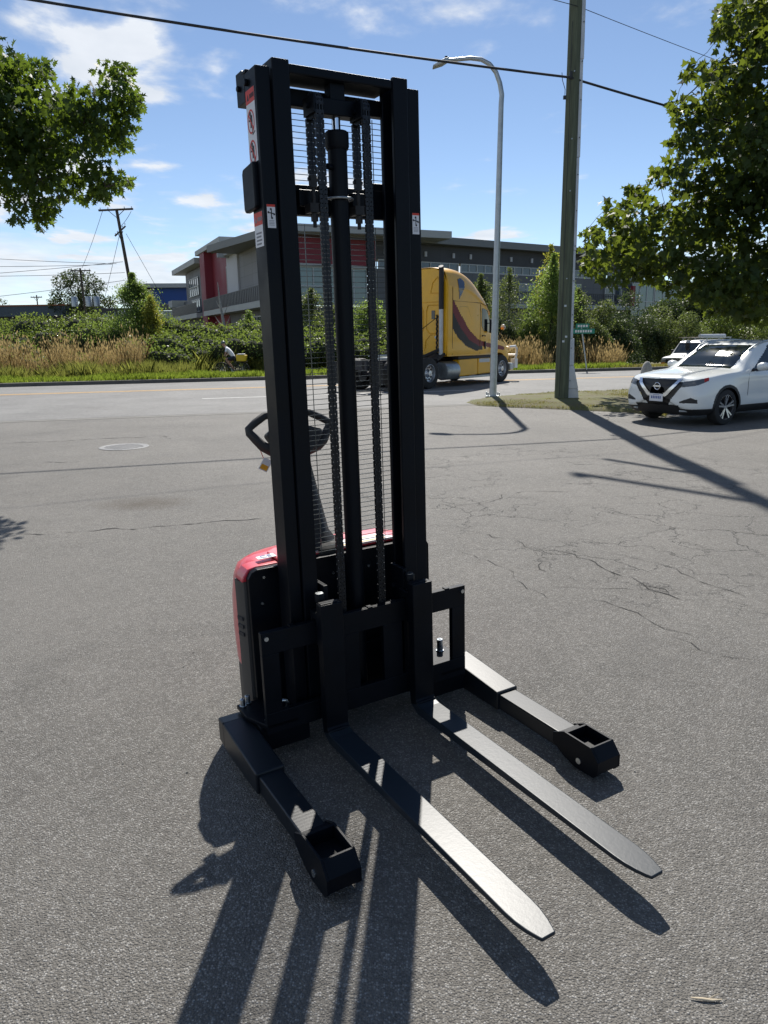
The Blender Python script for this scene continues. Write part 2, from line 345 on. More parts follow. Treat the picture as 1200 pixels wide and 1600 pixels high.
# ------------------------------------------------------------------ ground, road, verge
def grid(name, xs, ys, hf, mt, **kw):
    xs, ys = np.asarray(xs), np.asarray(ys); X, Y = np.meshgrid(xs, ys)
    V = np.stack([X, Y, hf(X, Y)], -1).reshape(-1, 3); nx = len(xs)
    i = np.arange((len(ys) - 1) * nx).reshape(len(ys) - 1, nx)[:, :-1].ravel()
    return raw(name, V, np.stack([i, i + 1, i + nx + 1, i + nx], 1), mt, smooth=True, **kw)
g0 = MB().add([(-2500, -2500, -1.6), (2500, -2500, -1.6), (2500, 2500, -1.6), (-2500, 2500, -1.6)], [(0, 1, 2, 3)]).build('ground', MT['soil'])
tag(g0, kind='structure')
near = lambda x: 18.7 + 0.27 * x
far = lambda x: 33.3 + 0.29 * x
# parking lot: fine grid near the machine, ends at the road edge
def lot():
    xs = np.concatenate([np.arange(-60, -10, 2.0), np.arange(-10, 10, 0.25), np.arange(10, 62, 2.0)])
    tt = np.concatenate([np.arange(-40, -2, 2.0), np.arange(-2, 14, 0.25)]); 
    rows = []
    for t in tt: rows.append([(x, t, float(lot_h(x, t))) for x in xs])
    for k in range(1, 9): rows.append([(x, 14 + (near(x) + 0.6 - 14) * k / 8.0 if near(x) + 0.6 > 14 else 14 + 0.02 * k, 0.0) for x in xs])
    V = np.array(rows).reshape(-1, 3); nx = len(xs); i = np.arange((len(rows) - 1) * nx).reshape(len(rows) - 1, nx)[:, :-1].ravel()
    # lower left edge where the road cuts across the lot rows
    return raw('parking_lot', V, np.stack([i, i + 1, i + nx + 1, i + nx], 1), MT['lot'], smooth=True)
tag(lot(), kind='structure')
def strip(name, x0, x1, fa, fb, z, mt, n=60, kind='structure'):
    mb = MB(); xs = np.linspace(x0, x1, n)
    vs = [(x, fa(x), z) for x in xs] + [(x, fb(x), z) for x in xs]
    mb.add(vs, [(i, i + 1, n + i + 1, n + i) for i in range(n - 1)])
    return tag(mb.build(name, mt), kind=kind)
strip('road', -170, 170, near, far, 0.004, MT['road'])
strip('gutter', -60, 40, lambda x: near(x) - 0.35, lambda x: near(x) - 0.03, 0.004, mat('worn_gutter', (.17, .165, .15), rough=.9, var=.3, scale=1.5))
yl = ground(0, 618); sl = (ground(413, 607.5)[1] - yl[1]) / (ground(413, 607.5)[0] - yl[0])
for k_, off in enumerate((0, 0.3)):
    strip('yellow_line', -60, 60, lambda x: yl[1] + off + 0.285 * (x - yl[0]), lambda x: yl[1] + off + 0.13 + 0.285 * (x - yl[0]), 0.008, MT['yellowline'])
wl = ground(315, 623.6)
strip('lane_line', wl[0], 3.0, lambda x: wl[1] + 0.28 * (x - wl[0]), lambda x: wl[1] + 0.12 + 0.28 * (x - wl[0]), 0.008, MT['whiteline'])
wl2 = ground(0, 612)
kb = MB()
n = 80; xs = np.linspace(-170, 170, n)
prof = [(0.0, 0.0), (0.03, 0.14), (0.2, 0.15), (0.2, 0.0)]
kb.add([(x - 0.27 * o, far(x) + o, z) for x in xs for (o, z) in prof], [(i * 4 + j, i * 4 + j + 1, (i + 1) * 4 + j + 1, (i + 1) * 4 + j) for i in range(n - 1) for j in range(3)])
tag(kb.build('kerb', mat('old_kerb', (.10, .095, .085), rough=.95, var=.35, scale=2)), kind='structure')
def verge():
    xs = np.concatenate([np.arange(-170, -40, 10.0), np.arange(-40, 40, 1.0), np.arange(40, 175, 8.0)])
    ds = np.concatenate([np.arange(0.19, 20, 1.0), np.arange(20, 260, 12.0)])
    V = np.array([[(x, far(x) + d * 1.041, float(verge_h(x, far(x) + d * 1.041))) for x in xs] for d in ds]).reshape(-1, 3)
    nx = len(xs); i = np.arange((len(ds) - 1) * nx).reshape(len(ds) - 1, nx)[:, :-1].ravel()
    return raw('verge', V, np.stack([i, i + 1, i + nx + 1, i + nx], 1), MT['soil'], smooth=True)
tag(verge(), kind='structure')

# island of dry grass at the foot of the poles
isl_px = [(728, 629), (770, 622), (860, 616), (985, 612), (1010, 618), (1050, 640), (1040, 652), (985, 645), (900, 641), (800, 637), (745, 634)]
isl = [ground(*q) for q in isl_px]
cx_, cy_ = np.mean([q[0] for q in isl]), np.mean([q[1] for q in isl])
im = MB(); k = len(isl)
outer = [(q[0], q[1], 0.003) for q in isl]; inner = [(cx_ + (q[0] - cx_) * 0.93, cy_ + (q[1] - cy_) * 0.93, 0.07) for q in isl]
im.add(outer + inner + [(cx_, cy_, 0.1)], [(i, (i + 1) % k, k + (i + 1) % k, k + i) for i in range(k)] + [(k + i, k + (i + 1) % k, 2 * k) for i in range(k)])
tag(im.build('grass_island', MT['earth'], smooth=60), kind='structure')

# cracks and seams, thin inlaid tar lines following the lot surface
def crackline(pix, wd, jit, seed, name='pavement_crack', mt=None):
    r_ = random.Random(seed); P = [ground(*q) for q in pix]; pts = []
    for a, b in zip(P[:-1], P[1:]):
        n_ = max(2, int(np.linalg.norm(b - a) / 0.07))
        for i in range(n_): pts.append(a + (b - a) * i / n_)
    pts.append(P[-1]); mb = MB(); vs = []; dx = 0; dy = 0
    for i, p_ in enumerate(pts):
        dx = dx * 0.86 + r_.gauss(0, jit * 1.9); dy = dy * 0.86 + r_.gauss(0, jit * 1.9)
        ww = wd * .62 * max(.02, r_.random() * 1.5 - .25) * (0.3 if i in (0, len(pts) - 1) else 1)
        q = pts[min(i + 1, len(pts) - 1)] - pts[max(i - 1, 0)]; q = q / (np.linalg.norm(q) + 1e-9); nrm = (-q[1], q[0])
        for s_ in (-1, 1):
            X, Y = p_[0] + dx + nrm[0] * ww * s_ / 2, p_[1] + dy + nrm[1] * ww * s_ / 2
            vs.append((X, Y, float(lot_h(X, Y)) + 0.0035))
    mb.add(vs, [(2 * i, 2 * i + 1, 2 * i + 3, 2 * i + 2) for i in range(len(pts) - 1)])
    return mb
cm = mat('crack_filler', (0.022, 0.021, 0.019), rough=0.9)
cracks = MB()
for i, (pix, wd, jit) in enumerate([
    ([(0, 693), (120, 688), (200, 683), (255, 681), (262, 686)], 0.05, 0.012), ([(0, 833), (80, 834), (160, 829), (300, 822), (420, 812)], 0.03, 0.01),
    ([(60, 722), (110, 723), (140, 720)], 0.04, 0.01), ([(820, 868), (880, 880), (950, 905), (1010, 930), (1060, 950)], 0.016, 0.012),
    ([(960, 880), (1040, 905), (1120, 935), (1200, 965)], 0.012, 0.012), ([(1000, 925), (1080, 955), (1200, 985)], 0.012, 0.015),
    ([(700, 800), (760, 790), (830, 775), (900, 778)], 0.018, 0.02), ([(720, 840), (800, 860), (845, 880), (850, 905)], 0.014, 0.02),
    ([(920, 640), (960, 658), (1000, 664)], 0.03, 0.02), ([(665, 660), (700, 664), (765, 670)], 0.03, 0.012),
    ([(930, 950), (1000, 975), (1075, 1010)], 0.01, 0.012), ([(870, 930), (960, 940), (1050, 935)], 0.009, 0.015),
    ([(1060, 1010), (1130, 1045), (1200, 1060)], 0.009, 0.014), ([(710, 870), (780, 905), (850, 950)], 0.009, 0.014)]):
    c_ = crackline(pix, wd, jit, i); cracks.add(c_.v, c_.f)
tag(cracks.build('pavement_cracks', cm), kind='structure')
patchm = MB()

# ------------------------------------------------------------------ leaves
OAK = np.array([(0, 0), (.10, .12), (.34, .16), (.16, .30), (.46, .44), (.17, .50), (.40, .74), (.13, .72), (0, 1.0), (-.13, .72), (-.40, .74), (-.17, .50), (-.46, .44), (-.16, .30), (-.34, .16), (-.10, .12)])
MAPLE = np.array([(0, 0), (.22, .05), (.50, .12), (.36, .30), (.60, .56), (.30, .52), (.20, .62), (0, 1.0), (-.20, .62), (-.30, .52), (-.60, .56), (-.36, .30), (-.50, .12), (-.22, .05)])
QUAD = np.array([(0, 0), (.30, .45), (0, 1.0), (-.30, .45)])
NEED = np.array([(0, 0), (.14, .5), (0, 1.0), (-.14, .5)])
def leaves(name, C, size, shape, mt, parent=None, droop=0.3, rs=None, dirs=None):
    """C (N,3) leaf bases; every leaf is its own island"""
    g = rs or rng; n = len(C); size = np.broadcast_to(size, (n,)) * g.uniform(0.65, 1.25, n)
    d = g.normal(size=(n, 3)); d[:, 2] -= droop * 1.6
    if dirs is not None: d += dirs * 1.2
    d /= np.linalg.norm(d, axis=1, keepdims=True)
    r_ = g.normal(size=(n, 3)); s = np.cross(d, r_); s /= np.linalg.norm(s, axis=1, keepdims=True)
    nn = np.cross(d, s); k = len(shape)
    fold = np.abs(shape[:, 0]) * 0.35 - 0.18 * shape[:, 1] ** 2
    V = C[:, None, :] + (s[:, None, :] * shape[None, :, 0, None] + d[:, None, :] * shape[None, :, 1, None] + nn[:, None, :] * fold[None, :, None]) * size[:, None, None]
    F_ = np.arange(n * k).reshape(n, k)
    return raw(name, V.reshape(-1, 3), F_, mt, parent)
def blobs_points(blobs, per, g=rng, shell=0.55, squash=0.8):
    out = []; dr = []
    for (x, y, z, r) in blobs:
        n = int(per * r * r); q = g.normal(size=(n, 3)); q /= np.linalg.norm(q, axis=1, keepdims=True)
        rad = r * (shell + (1 - shell) * g.random(n) ** 0.5) * (1 + 0.12 * g.normal(size=n))
        P = q * rad[:, None]; P[:, 2] *= squash
        out.append(P + np.array([x, y, z])); dr.append(q)
    return np.concatenate(out), np.concatenate(dr)
def limb(mb, a, b, r0, r1, g, sag=0.0, n=6, k=6):
    a, b = np.array(a, float), np.array(b, float); L_ = np.linalg.norm(b - a); pts = []
    for i in range(n + 1):
        t = i / n; p_ = a + (b - a) * t + g.normal(size=3) * L_ * 0.03 * math.sin(math.pi * t); p_[2] += sag * L_ * math.sin(math.pi * t); pts.append(p_)
    mb.tube(pts, [r0 + (r1 - r0) * i / n for i in range(n + 1)], k)
    return pts

# ------------------------------------------------------------------ straddle stacker
def build_stacker():
    t = empty('pallet_stacker', label='black and red electric pallet stacker with tall mast and lowered forks on the asphalt', cat='pallet stacker')
    M4 = Matrix.Identity(4)
    for i in range(3):
        for j in range(3): M4[i][j] = SA[i][j]
        M4[i][3] = ST[i]
    t.matrix_world = M4
    B, FK = MT['black'], MT['fork']
    # ---- mast rails (C sections)
    def rail(name, s, xo, xi, y0, y1, z0, z1, web=0.012, lip=0.02):
        # s = side sign, web on the outside, flanges front and back, lips turned inwards
        mb = MB()
        mb.prism([(s * xo, y0), (s * xo, y1), (s * xi, y1), (s * xi, y1 - lip), (s * (xo - web), y1 - lip), (s * (xo - web), y0 + lip), (s * xi, y0 + lip), (s * xi, y0)], 'z', z0, z1)
        return mb.build(name, B, t, bevel=0.004)
    for s in (1, -1):
        rail('outer_mast_rail', s, 0.338, 0.283, -0.18, -0.07, 0.12, 2.637)
        o = rail('inner_mast_rail', s, 0.279, 0.213, -0.165, -0.058, 0.16, 2.665)
        # top roller housing plate and clamp block on the outside of the outer rail
        mb = MB(); mb.prism([(-0.175, 2.637), (-0.205, 2.655), (-0.262, 2.655), (-0.262, 2.545), (-0.18, 2.545)], 'x', s * 0.30, s * 0.339)
        mb.cyl((s * 0.339, -0.15, 2.60), (s * 0.352, -0.15, 2.60), 0.012); mb.cyl((s * 0.339, -0.23, 2.60), (s * 0.350, -0.23, 2.60), 0.010)
        mb.box(s * 0.30, s * 0.34, -0.20, -0.16, 2.636, 2.648)
        mb.build('top_bracket', B, t, bevel=0.003)
        mb = MB(); mb.prism([(-0.105, 2.33), (-0.115, 2.335), (-0.215, 2.325), (-0.225, 2.31), (-0.225, 2.185), (-0.215, 2.172), (-0.115, 2.175), (-0.105, 2.185)], 'x', s * 0.333, s * 0.356)
        mb.box(s * 0.18, s * 0.335, -0.222, -0.186, 2.19, 2.31)
        mb.build('mast_clamp', B, t, bevel=0.006)
    mb = MB(); mb.box(-0.214, 0.214, -0.20, -0.062, 2.622, 2.655); mb.build('inner_mast_crossbar', B, t, bevel=0.006)
    mb = MB(); mb.box(-0.285, 0.285, -0.222, -0.184, 2.555, 2.615); mb.build('outer_mast_crossbar', B, t, bevel=0.004)
    mb = MB(); mb.box(-0.285, 0.285, -0.216, -0.184, 2.172, 2.283); mb.box(-0.16, -0.07, -0.184, -0.15, 2.20, 2.26); mb.box(0.07, 0.16, -0.184, -0.15, 2.20, 2.26); mb.build('outer_mast_crossbar', B, t, bevel=0.004)
    mb = MB(); mb.box(-0.285, 0.285, -0.214, -0.184, 0.16, 0.34); mb.build('outer_mast_crossbar', B, t, bevel=0.004)
    # ---- lift cylinder
    mb = MB(); mb.lathe((0.008, -0.115, 0.2), (0, 0, 1), [(0, 0), (0, 0.037), (2.21, 0.037), (2.21, 0)], 32)
    cy = mb.build('lift_cylinder', B, t, smooth=35)
    mb = MB(); mb.lathe((0.008, -0.115, 2.40), (0, 0, 1), [(0, 0.037), (0, 0.041), (.012, 0.046), (.058, 0.046), (.064, 0.04), (.064, 0.02)], 32)
    mb.build('cylinder_cap', B, cy, smooth=35)
    MB().cyl((0.045, -0.10, 2.335), (0.066, -0.09, 2.335), 0.011).build('bleed_screw', B, cy, smooth=35)
    MB().cyl((0.008, -0.115, 2.45), (0.008, -0.115, 2.55), 0.0165, n=24).build('piston_rod', MT['chrome'], cy, smooth=40)
    mb = MB(); pts = [(0.008 + 0.052 * math.cos(a), -0.115 + 0.052 * math.sin(a), 2.225) for a in np.linspace(R(-40), R(220), 20)]
    pts = [(0.062, -0.18, 2.215)] + pts + [(-0.045, -0.18, 2.225)]
    mb.tube(pts, 0.0045, 8); mb.build('clamp_ring', MT['galv'], cy, smooth=60)
    # ---- chain crosshead: yoke, centre post, pulleys
    mb = MB(); mb.box(-0.075, 0.095, -0.14, -0.085, 2.512, 2.568); mb.box(-0.022, 0.04, -0.14, -0.09, 2.56, 2.625); 
    ch = mb.build('crosshead', B, t, bevel=0.004)
    for xx in (0.115, -0.078):
        mb = MB(); mb.lathe((xx - 0.014, -0.078, 2.530), (1, 0, 0), [(0, 0.008), (0, 0.044), (.004, .044), (.007, .034), (.021, .034), (.024, .044), (.028, .044), (.028, .008)], 28)
        mb.cyl((xx - 0.034, -0.078, 2.530), (xx + 0.034, -0.078, 2.530), 0.010, n=12); mb.box(xx + 0.017, xx + 0.024, -0.12, -0.03, 2.50, 2.56)
        mb.build('chain_pulley', B, ch, smooth=35)
    # ---- chains
    def chain(x0, y0, z0, z1, extra=None):
        mb = MB(); p = 0.0159; z = z0; i = 0
        path = [(y0, z0 + k_ * p) for k_ in range(int((z1 - z0) / p))] + (extra or [])
        for i, (yy, zz) in enumerate(path):
            w_ = 0.0145 if i % 2 else 0.0105
            if i + 1 < len(path): ny, nz = path[i + 1]
            else: ny, nz = yy, zz + p
            dy, dz = ny - yy, nz - zz; l_ = math.hypot(dy, dz); dy, dz = dy / l_, dz / l_
            for s in (-1, 1):
                xs = x0 + s * w_
                a = (xs, yy - dy * .006, zz - dz * .006); b_ = (xs, ny + dy * .006, nz + dz * .006)
                mb.bar(a, b_, 0.0034, 0.0135, (0, 1, 0) if abs(dz) > .5 else (0, 0, 1))
            mb.bar((x0 - 0.0095, yy, zz), (x0 + 0.0095, yy, zz), 0.0115, 0.0115)
            mb.bar((x0, yy - dy * .006, zz - dz * .006), (x0, ny + dy * .006, nz + dz * .006), 0.010 if i % 2 else 0.006, 0.0125, (0, 1, 0) if abs(dz) > .5 else (0, 0, 1))
            mb.bar((x0 - 0.0175, yy, zz), (x0 + 0.0175, yy, zz), 0.005, 0.005)
        return mb.build('chain', MT['chain'], t)
    for xx in (0.115, -0.078):
        arc = [(-0.078 + 0.040 * math.cos(a), 2.530 + 0.040 * math.sin(a)) for a in np.linspace(R(4), R(176), 9)]
        chain(xx, -0.038, 0.50, 2.525, arc)
        c2 = chain(xx, -0.118, 2.30, 2.528)
        mb = MB(); mb.box(xx - .013, xx + .013, -0.128, -0.108, 2.262, 2.304); mb.cyl((xx - .02, -0.118, 2.292), (xx + .02, -0.118, 2.292), 0.006, n=10)
        mb.cyl((xx, -0.118, 2.12), (xx, -0.118, 2.27), 0.0075, n=12); mb.lathe((xx, -0.118, 2.142), (0, 0, 1), [(0, .003), (0, .014), (.028, .014), (.028, .003)], 6)
        mb.box(xx - .024, xx + .024, -0.15, -0.10, 2.172, 2.205)
        mb.build('chain_anchor', MT['plastic'], t)
    # ---- guard mesh
    mb = MB()
    for (a, b_) in ((2.29, 2.555), (0.79, 2.15)):
        z = a + 0.012
        while z < b_:
            mb.box(-0.262, 0.262, -0.2105, -0.2080, z, z + 0.0024); z += 0.0212
        for xx in ((0.275, 0.117, -0.204, -0.275) if a < 1 else (0.275, -0.204, -0.275)):
            mb.box(xx - .0014, xx + .0014, -0.2130, -0.2105, a + 0.005, b_ - 0.006)
    mb.build('guard_mesh', mat('mesh_wire', (0.10, 0.11, 0.10), rough=0.25, spec=0.8), t)
    # ---- carriage
    mb = MB()
    mb.box(-0.4975, 0.4975, -0.028, 0.0, 0.487, 0.583)
    mb.box(-0.4975, 0.4975, -0.028, 0.0, 0.140, 0.232)
    for s in (1, -1):
        mb.box(s * 0.4975, s * 0.425, -0.027, -0.001, 0.2321, 0.4869)
        mb.box(s * 0.128, s * 0.155, -0.10, -0.0285, 0.17, 0.56); mb.box(s * 0.06, s * 0.155, -0.026, -0.002, 0.2321, 0.4869)
        mb.box(s * 0.183, s * 0.203, -0.135, -0.0285, 0.20, 0.715)
        mb.cyl((s * 0.183, -0.10, 0.62), (s * 0.165, -0.10, 0.62), 0.012, n=12)
    for xx in (-0.40, -0.12, 0.0, 0.12, 0.36): mb.box(xx - .012, xx + .012, -0.0279, -0.0012, 0.583, 0.5875)
    mb.build('carriage', B, t, bevel=0.003)
    for s in (1, -1):
        MB().cyl((s * 0.478, 0.0, 0.560), (s * 0.478, 0.010, 0.560), 0.009, n=14).build('carriage_bolt', MT['zinc'], t, smooth=40)
    # ---- forks
    for s in (1, -1):
        xc = s * 0.2177; mb = MB()
        prof = [(0.030, 0.672), (0.030, 0.14), (0.036, 0.100), (0.055, 0.078), (0.09, 0.070), (0.60, 0.080), (1.10, 0.093), (1.347, 0.100), (1.347, 0.1085), (1.10, 0.1125), (0.5, 0.1125), (0.12, 0.1125), (0.088, 0.118), (0.077, 0.135), (0.075, 0.672)]
        # extruded L with the tip narrowed in plan
        P_ = [(y, z) for y, z in prof]
        n_ = len(P_)
        # blade split into rows so the plan outline can taper
        def hw(y): return 0.05 if y < 1.22 else 0.05 - 0.026 * ((y - 1.22) / 0.127) ** 2.0
        top = [(0.075, 0.672), (0.077, 0.135), (0.088, 0.118), (0.12, 0.1125), (0.5, 0.1125), (1.10, 0.1125), (1.22, 0.1125), (1.26, 0.1125), (1.30, 0.1125), (1.33, 0.1125), (1.347, 0.1125)]
        bot = [(0.030, 0.672), (0.030, 0.14), (0.036, 0.100), (0.09, 0.070), (0.5, 0.078), (1.10, 0.092), (1.22, 0.095), (1.26, 0.097), (1.30, 0.098), (1.33, 0.0995), (1.347, 0.101)]
        k = len(top); vs = []
        for (yt, zt), (yb, zb) in zip(top, bot):
            h = hw(yt)
            vs += [(xc - h, yt, zt), (xc + h, yt, zt), (xc + h, yb, zb), (xc - h, yb, zb)]
        fs = [(4 * i + j, 4 * i + (j + 1) % 4, 4 * i + 4 + (j + 1) % 4, 4 * i + 4 + j) for i in range(k - 1) for j in range(4)] + [(0, 3, 2, 1), (4 * k - 4, 4 * k - 3, 4 * k - 2, 4 * k - 1)]
        mb.add(vs, fs)
        fo = mb.build('fork', [FK, B], t, bevel=0.004, seg=3)
        for p_ in fo.data.polygons: p_.material_index = 1 if (p_.center.z > .12 or p_.center.y < .08) else 0  # uprights switch to black: their weaker reflection is put into the colour
        mb = MB(); mb.box(xc - .045, xc + .045, -0.05, 0.0295, 0.59, 0.622); mb.box(xc - .045, xc + .045, -0.045, -0.0285, 0.55, 0.60); mb.box(xc - .042, xc + .042, 0.001, 0.029, 0.48, 0.5895)
        mb.build('fork_hook', B, fo, bevel=0.003)
        MB().box(xc - .042, xc + .042, 0.001, 0.029, 0.145, 0.225).build('fork_hook', B, fo, bevel=0.003)
        MB().box(xc - .03, xc + .045, 0.033, 0.066, 0.671, 0.676).build('top_weld', B, fo, bevel=0.002)
        mb = MB(); mb.lathe((xc + .018, -0.0, 0.622), (0, 0, 1), [(0, .0), (0, .014), (.045, .014), (.045, .02), (.072, .021), (.077, .018), (.077, 0)], 24)
        mb.build('locking_pin', B, fo, smooth=35)
        MB().lathe((xc + .018, -0.0, 0.699), (0, 0, 1), [(0, .0), (0, .016), (.002, .016), (.002, 0)], 24).build('pin_cap', MT['zinc'], fo)
        mb = MB()
        mb.tube([(xc - .047, 0.082, 0.118), (xc, 0.085, 0.122), (xc + .047, 0.082, 0.118)], 0.008, 8); mb.build('heel_weld', B, fo, smooth=60)
    # ---- straddle legs
    for s in (1, -1):
        g = s * 0.5756; mb = MB()
        mb.prism([(-0.231, 0.05), (-0.231, 0.155), (-0.165, 0.1587), (0.2147, 0.1285), (0.2147, 0.040), (-0.1, 0.036)], 'x', g - 0.0585, g + 0.0585)
        leg = mb.build('straddle_leg', MT['leg'], t, bevel=0.007, seg=3)
        mb = MB(); mb.box(g - .0590, g + .0590, -0.1675, -0.1645, 0.05, 0.1592); mb.build('weld_seam', MT['plastic'], leg)
        mb = MB(); mb.box(g - 0.0475, g + 0.0475, 0.2, 0.648, 0.043, 0.1165); mb.build('leg_tube', MT['leg'], leg, bevel=0.006, seg=3)
        # wheel bracket
        prof = [(0.575, 0.112), (0.638, 0.143), (0.782, 0.143), (0.822, 0.095), (0.822, 0.045), (0.80, 0.022), (0.70, 0.018), (0.64, 0.035), (0.575, 0.07)]
        mb = MB()
        mb.prism(prof, 'x', g - 0.0605, g - 0.0515); mb.prism(prof, 'x', g + 0.0515, g + 0.0605)
        mb.prism([(0.776, 0.1425), (0.784, 0.1425), (0.8215, 0.0965), (0.8215, 0.046), (0.8135, 0.046), (0.8135, 0.093)], 'x', g - 0.0515, g + 0.0515)
        mb.box(g - .0515, g + .0515, 0.640, 0.650, 0.06, 0.1425); mb.box(g - .0515, g + .0515, 0.600, 0.640, 0.1166, 0.1225)
        mb.box(g - .0513, g + .0513, 0.651, 0.8130, 0.092, 0.0945)  # added inner plate, blocks sunlight that would shine through the open bracket
        br = mb.build('wheel_bracket', B, leg, bevel=0.0025)
        MB().cyl((g - .0525, 0.722, 0.062), (g + .0525, 0.722, 0.062), 0.011, n=14).build('axle', MT['plastic'], br)
        for q in (1, -1):
            MB().cyl((g + q * .0605, 0.722, 0.056), (g + q * .0635, 0.722, 0.056), 0.0125, n=18).build('axle_end', MT['zinc'], br, smooth=40)
        mb = MB(); mb.lathe((g - .045, 0.722, 0.043), (1, 0, 0), [(0, .012), (0, .036), (.005, .041), (.085, .041), (.09, .036), (.09, .012)], 28)
        mb.build('load_wheel', mat('load_wheel_tread', (0.06, 0.045, 0.03), rough=0.6), br, smooth=40)
        # mounting plate between leg and chassis, with cap screws
        mb = MB(); mb.box(s * 0.40, s * 0.572, -0.23, 0.045, 0.162, 0.182) if False else mb.prism([(s * .36, -.24), (s * .545, -.24), (s * .545, -.12), (s * .497, 0.0), (s * .36, 0.0)], 'z', 0.165, 0.183)
        mb.prism([(s * .30, -.20), (s * .517, -.20), (s * .517, -.03), (s * .30, -.03)], 'z', 0.05, 0.1645)
        mb.build('leg_mount', B, t, bevel=0.003)
        for (bx, by) in (((0.525, -0.215), (0.497, -0.232), (0.478, -0.045)) if s > 0 else ((0.478, -0.045), (0.49, -0.20))):
            kz = 1.0 if s > 0 or by > -.1 else 1.9; kr = 1.0 if kz == 1 else 1.35
            mb = MB(); mb.lathe((s * bx, by, 0.183), (0, 0, 1), [(a_ * kz, b_ * kr) for a_, b_ in ((0, 0), (0, .0145), (.003, .0145), (.003, .0115), (.006, .0115), (.032, .0112), (.033, .0095), (.033, .0055), (.024, .005), (.024, 0))], 20)
            mb.build('cap_screw', MT['zinc'], t, smooth=35)
    # galvanised shackle behind the carriage
    mb = MB(); pts = [(0.41 - .03 * math.cos(a), -0.06 + .01 * math.sin(a), 0.215 + .034 * math.sin(a)) for a in np.linspace(R(-20), R(200), 12)]
    mb.tube(pts, 0.009, 8); mb.cyl((0.40, -0.05, 0.19), (0.43, -0.07, 0.25), 0.007, n=10); mb.build('shackle', MT['zinc'], t, smooth=50)
    # ---- chassis behind the mast
    mb = MB()
    mb.prism([(0.452, 0.19), (0.452, 0.735), (0.435, 0.762), (0.41, 0.772), (-0.41, 0.772), (-0.435, 0.762), (-0.452, 0.735), (-0.452, 0.19), (-0.30, 0.06), (0.30, 0.06)], 'y', -0.262, -0.228)
    ch = mb.build('chassis_plate', B, t, bevel=0.003)
    for (bx, bz) in ((0.40, 0.62), (0.385, 0.735), (0.06, 0.69), (-0.12, 0.69)):
        MB().cyl((bx, -0.2275, bz), (bx, -0.222, bz), 0.006, n=12).build('panel_screw', MT['zinc'], ch)
    # side panels: dark strip with slots, then red cover
    for s in (1, -1):
        mb = MB(); mb.prism([(s * .445, -.262), (s * .462, -.266), (s * .472, -.30), (s * .474, -.345), (s * .44, -.345), (s * .44, -.262)], 'z', 0.17, 0.715)
        sp_ = mb.build('side_panel', MT['grey_plastic'], t, smooth=40)
        for k_ in range(3):
            z = 0.545 - k_ * 0.036
            mb = MB(); mb.bar((s * .4705, -.285, z), (s * .4765, -.332, z - .004), 0.006, 0.016); mb.build('vent_slot', MT['ink'], sp_)
    mb = MB()
    def ring(z, xw, y0, y1, r):
        kk = xw / .478; pl = [(.474, y0), (.468, -.41), (.455, -.47), (.43, -.54), (.375, -.61), (.29, -.67), (.18, -.71), (.0, -.73)]
        q = [(x_ * kk, y0 + (yy - y0) * (y0 - y1) / .454, z) for x_, yy in pl]
        return q + [(-a, b_, c_) for a, b_, c_ in q[-2::-1]]
    def ring_old(z, xw, y0, y1, r):
        pts = []
        for (cx, cyy, a0) in ((xw - r, y1 + r, 0), (-(xw - r), y1 + r, 1)):   # rear corners
            for a in np.linspace(0, 90, 7):
                an = R(-a) if a0 == 0 else R(-90 - a)
                pts.append((cx + r * math.cos(an), cyy + r * math.sin(an), z))
        return [(xw, y0, z)] + pts + [(-xw, y0, z)]
    rings = [ring(0.30, 0.472, -.346, -.80, .10), ring(0.45, 0.478, -.346, -.80, .11), ring(0.60, 0.476, -.346, -.78, .12), ring(0.69, 0.466, -.346, -.74, .13), ring(0.735, 0.450, -.346, -.70, .14), ring(0.768, 0.42, -.346, -.60, .14), ring(0.776, 0.36, -.346, -.50, .10)]
    k = len(rings[0]); vs = [q for r_ in rings for q in r_]
    fs = [(i * k + j, i * k + j + 1, (i + 1) * k + j + 1, (i + 1) * k + j) for i in range(len(rings) - 1) for j in range(k - 1)] + [tuple(range((len(rings) - 1) * k, len(rings) * k))]
    fs += [tuple([i * k for i in range(len(rings))] + [i * k + k - 1 for i in range(len(rings) - 1, -1, -1)])]
    mb.add(vs, fs)
    # front strip of the top, down to the steel plate, and bevelled shoulder
    cover = mb.build('body_cover', MT['red'], t, smooth=40)
    for s in (1, -1):
        mb = MB()
        mb.prism([(s * .30, .755), (s * .30, .776), (s * .405, .776), (s * .44, .768), (s * .465, .735), (s * .470, .716), (s * .44, .716)], 'y', -0.346, -0.2625)
        mb.build('shoulder_cover', MT['red'], cover, smooth=30, bevel=0.004)
    mb = MB(); mb.prism([(.299, -.2625), (.299, -.40), (.25, -.44), (.16, -.46), (-.29, -.46), (-.299, -.2625)], 'z', 0.776, 0.790); mb.build('top_lid', MT['red'], cover, bevel=0.004)
    dk = MB(); dk.prism([(.20, -.264), (.16, -.36), (-.25, -.36), (-.285, -.264)], 'z', 0.7902, 0.7925); deck = dk.build('instruction_label', MT['sticker'], cover)
    mb = MB()
    for k_ in range(6): mb.box(-0.24 + k_ * 0.07, -0.195 + k_ * 0.07, -0.335, -0.325, 0.7926, 0.7932); mb.box(-0.25 + k_ * 0.07, -0.19 + k_ * 0.07, -0.305, -0.302, 0.7926, 0.7932)
    mb.box(-0.24, 0.02, -0.285, -0.272, 0.7926, 0.7934); mb.build('label_print', MT['yellowtag'], deck)
    ce = MB(); ce.prism([(.375, -.30), (.375, -.34), (.29, -.355), (.29, -.305)], 'z', 0.7905, 0.7925); ce = ce.build('mark_label', MT['sticker'], cover)
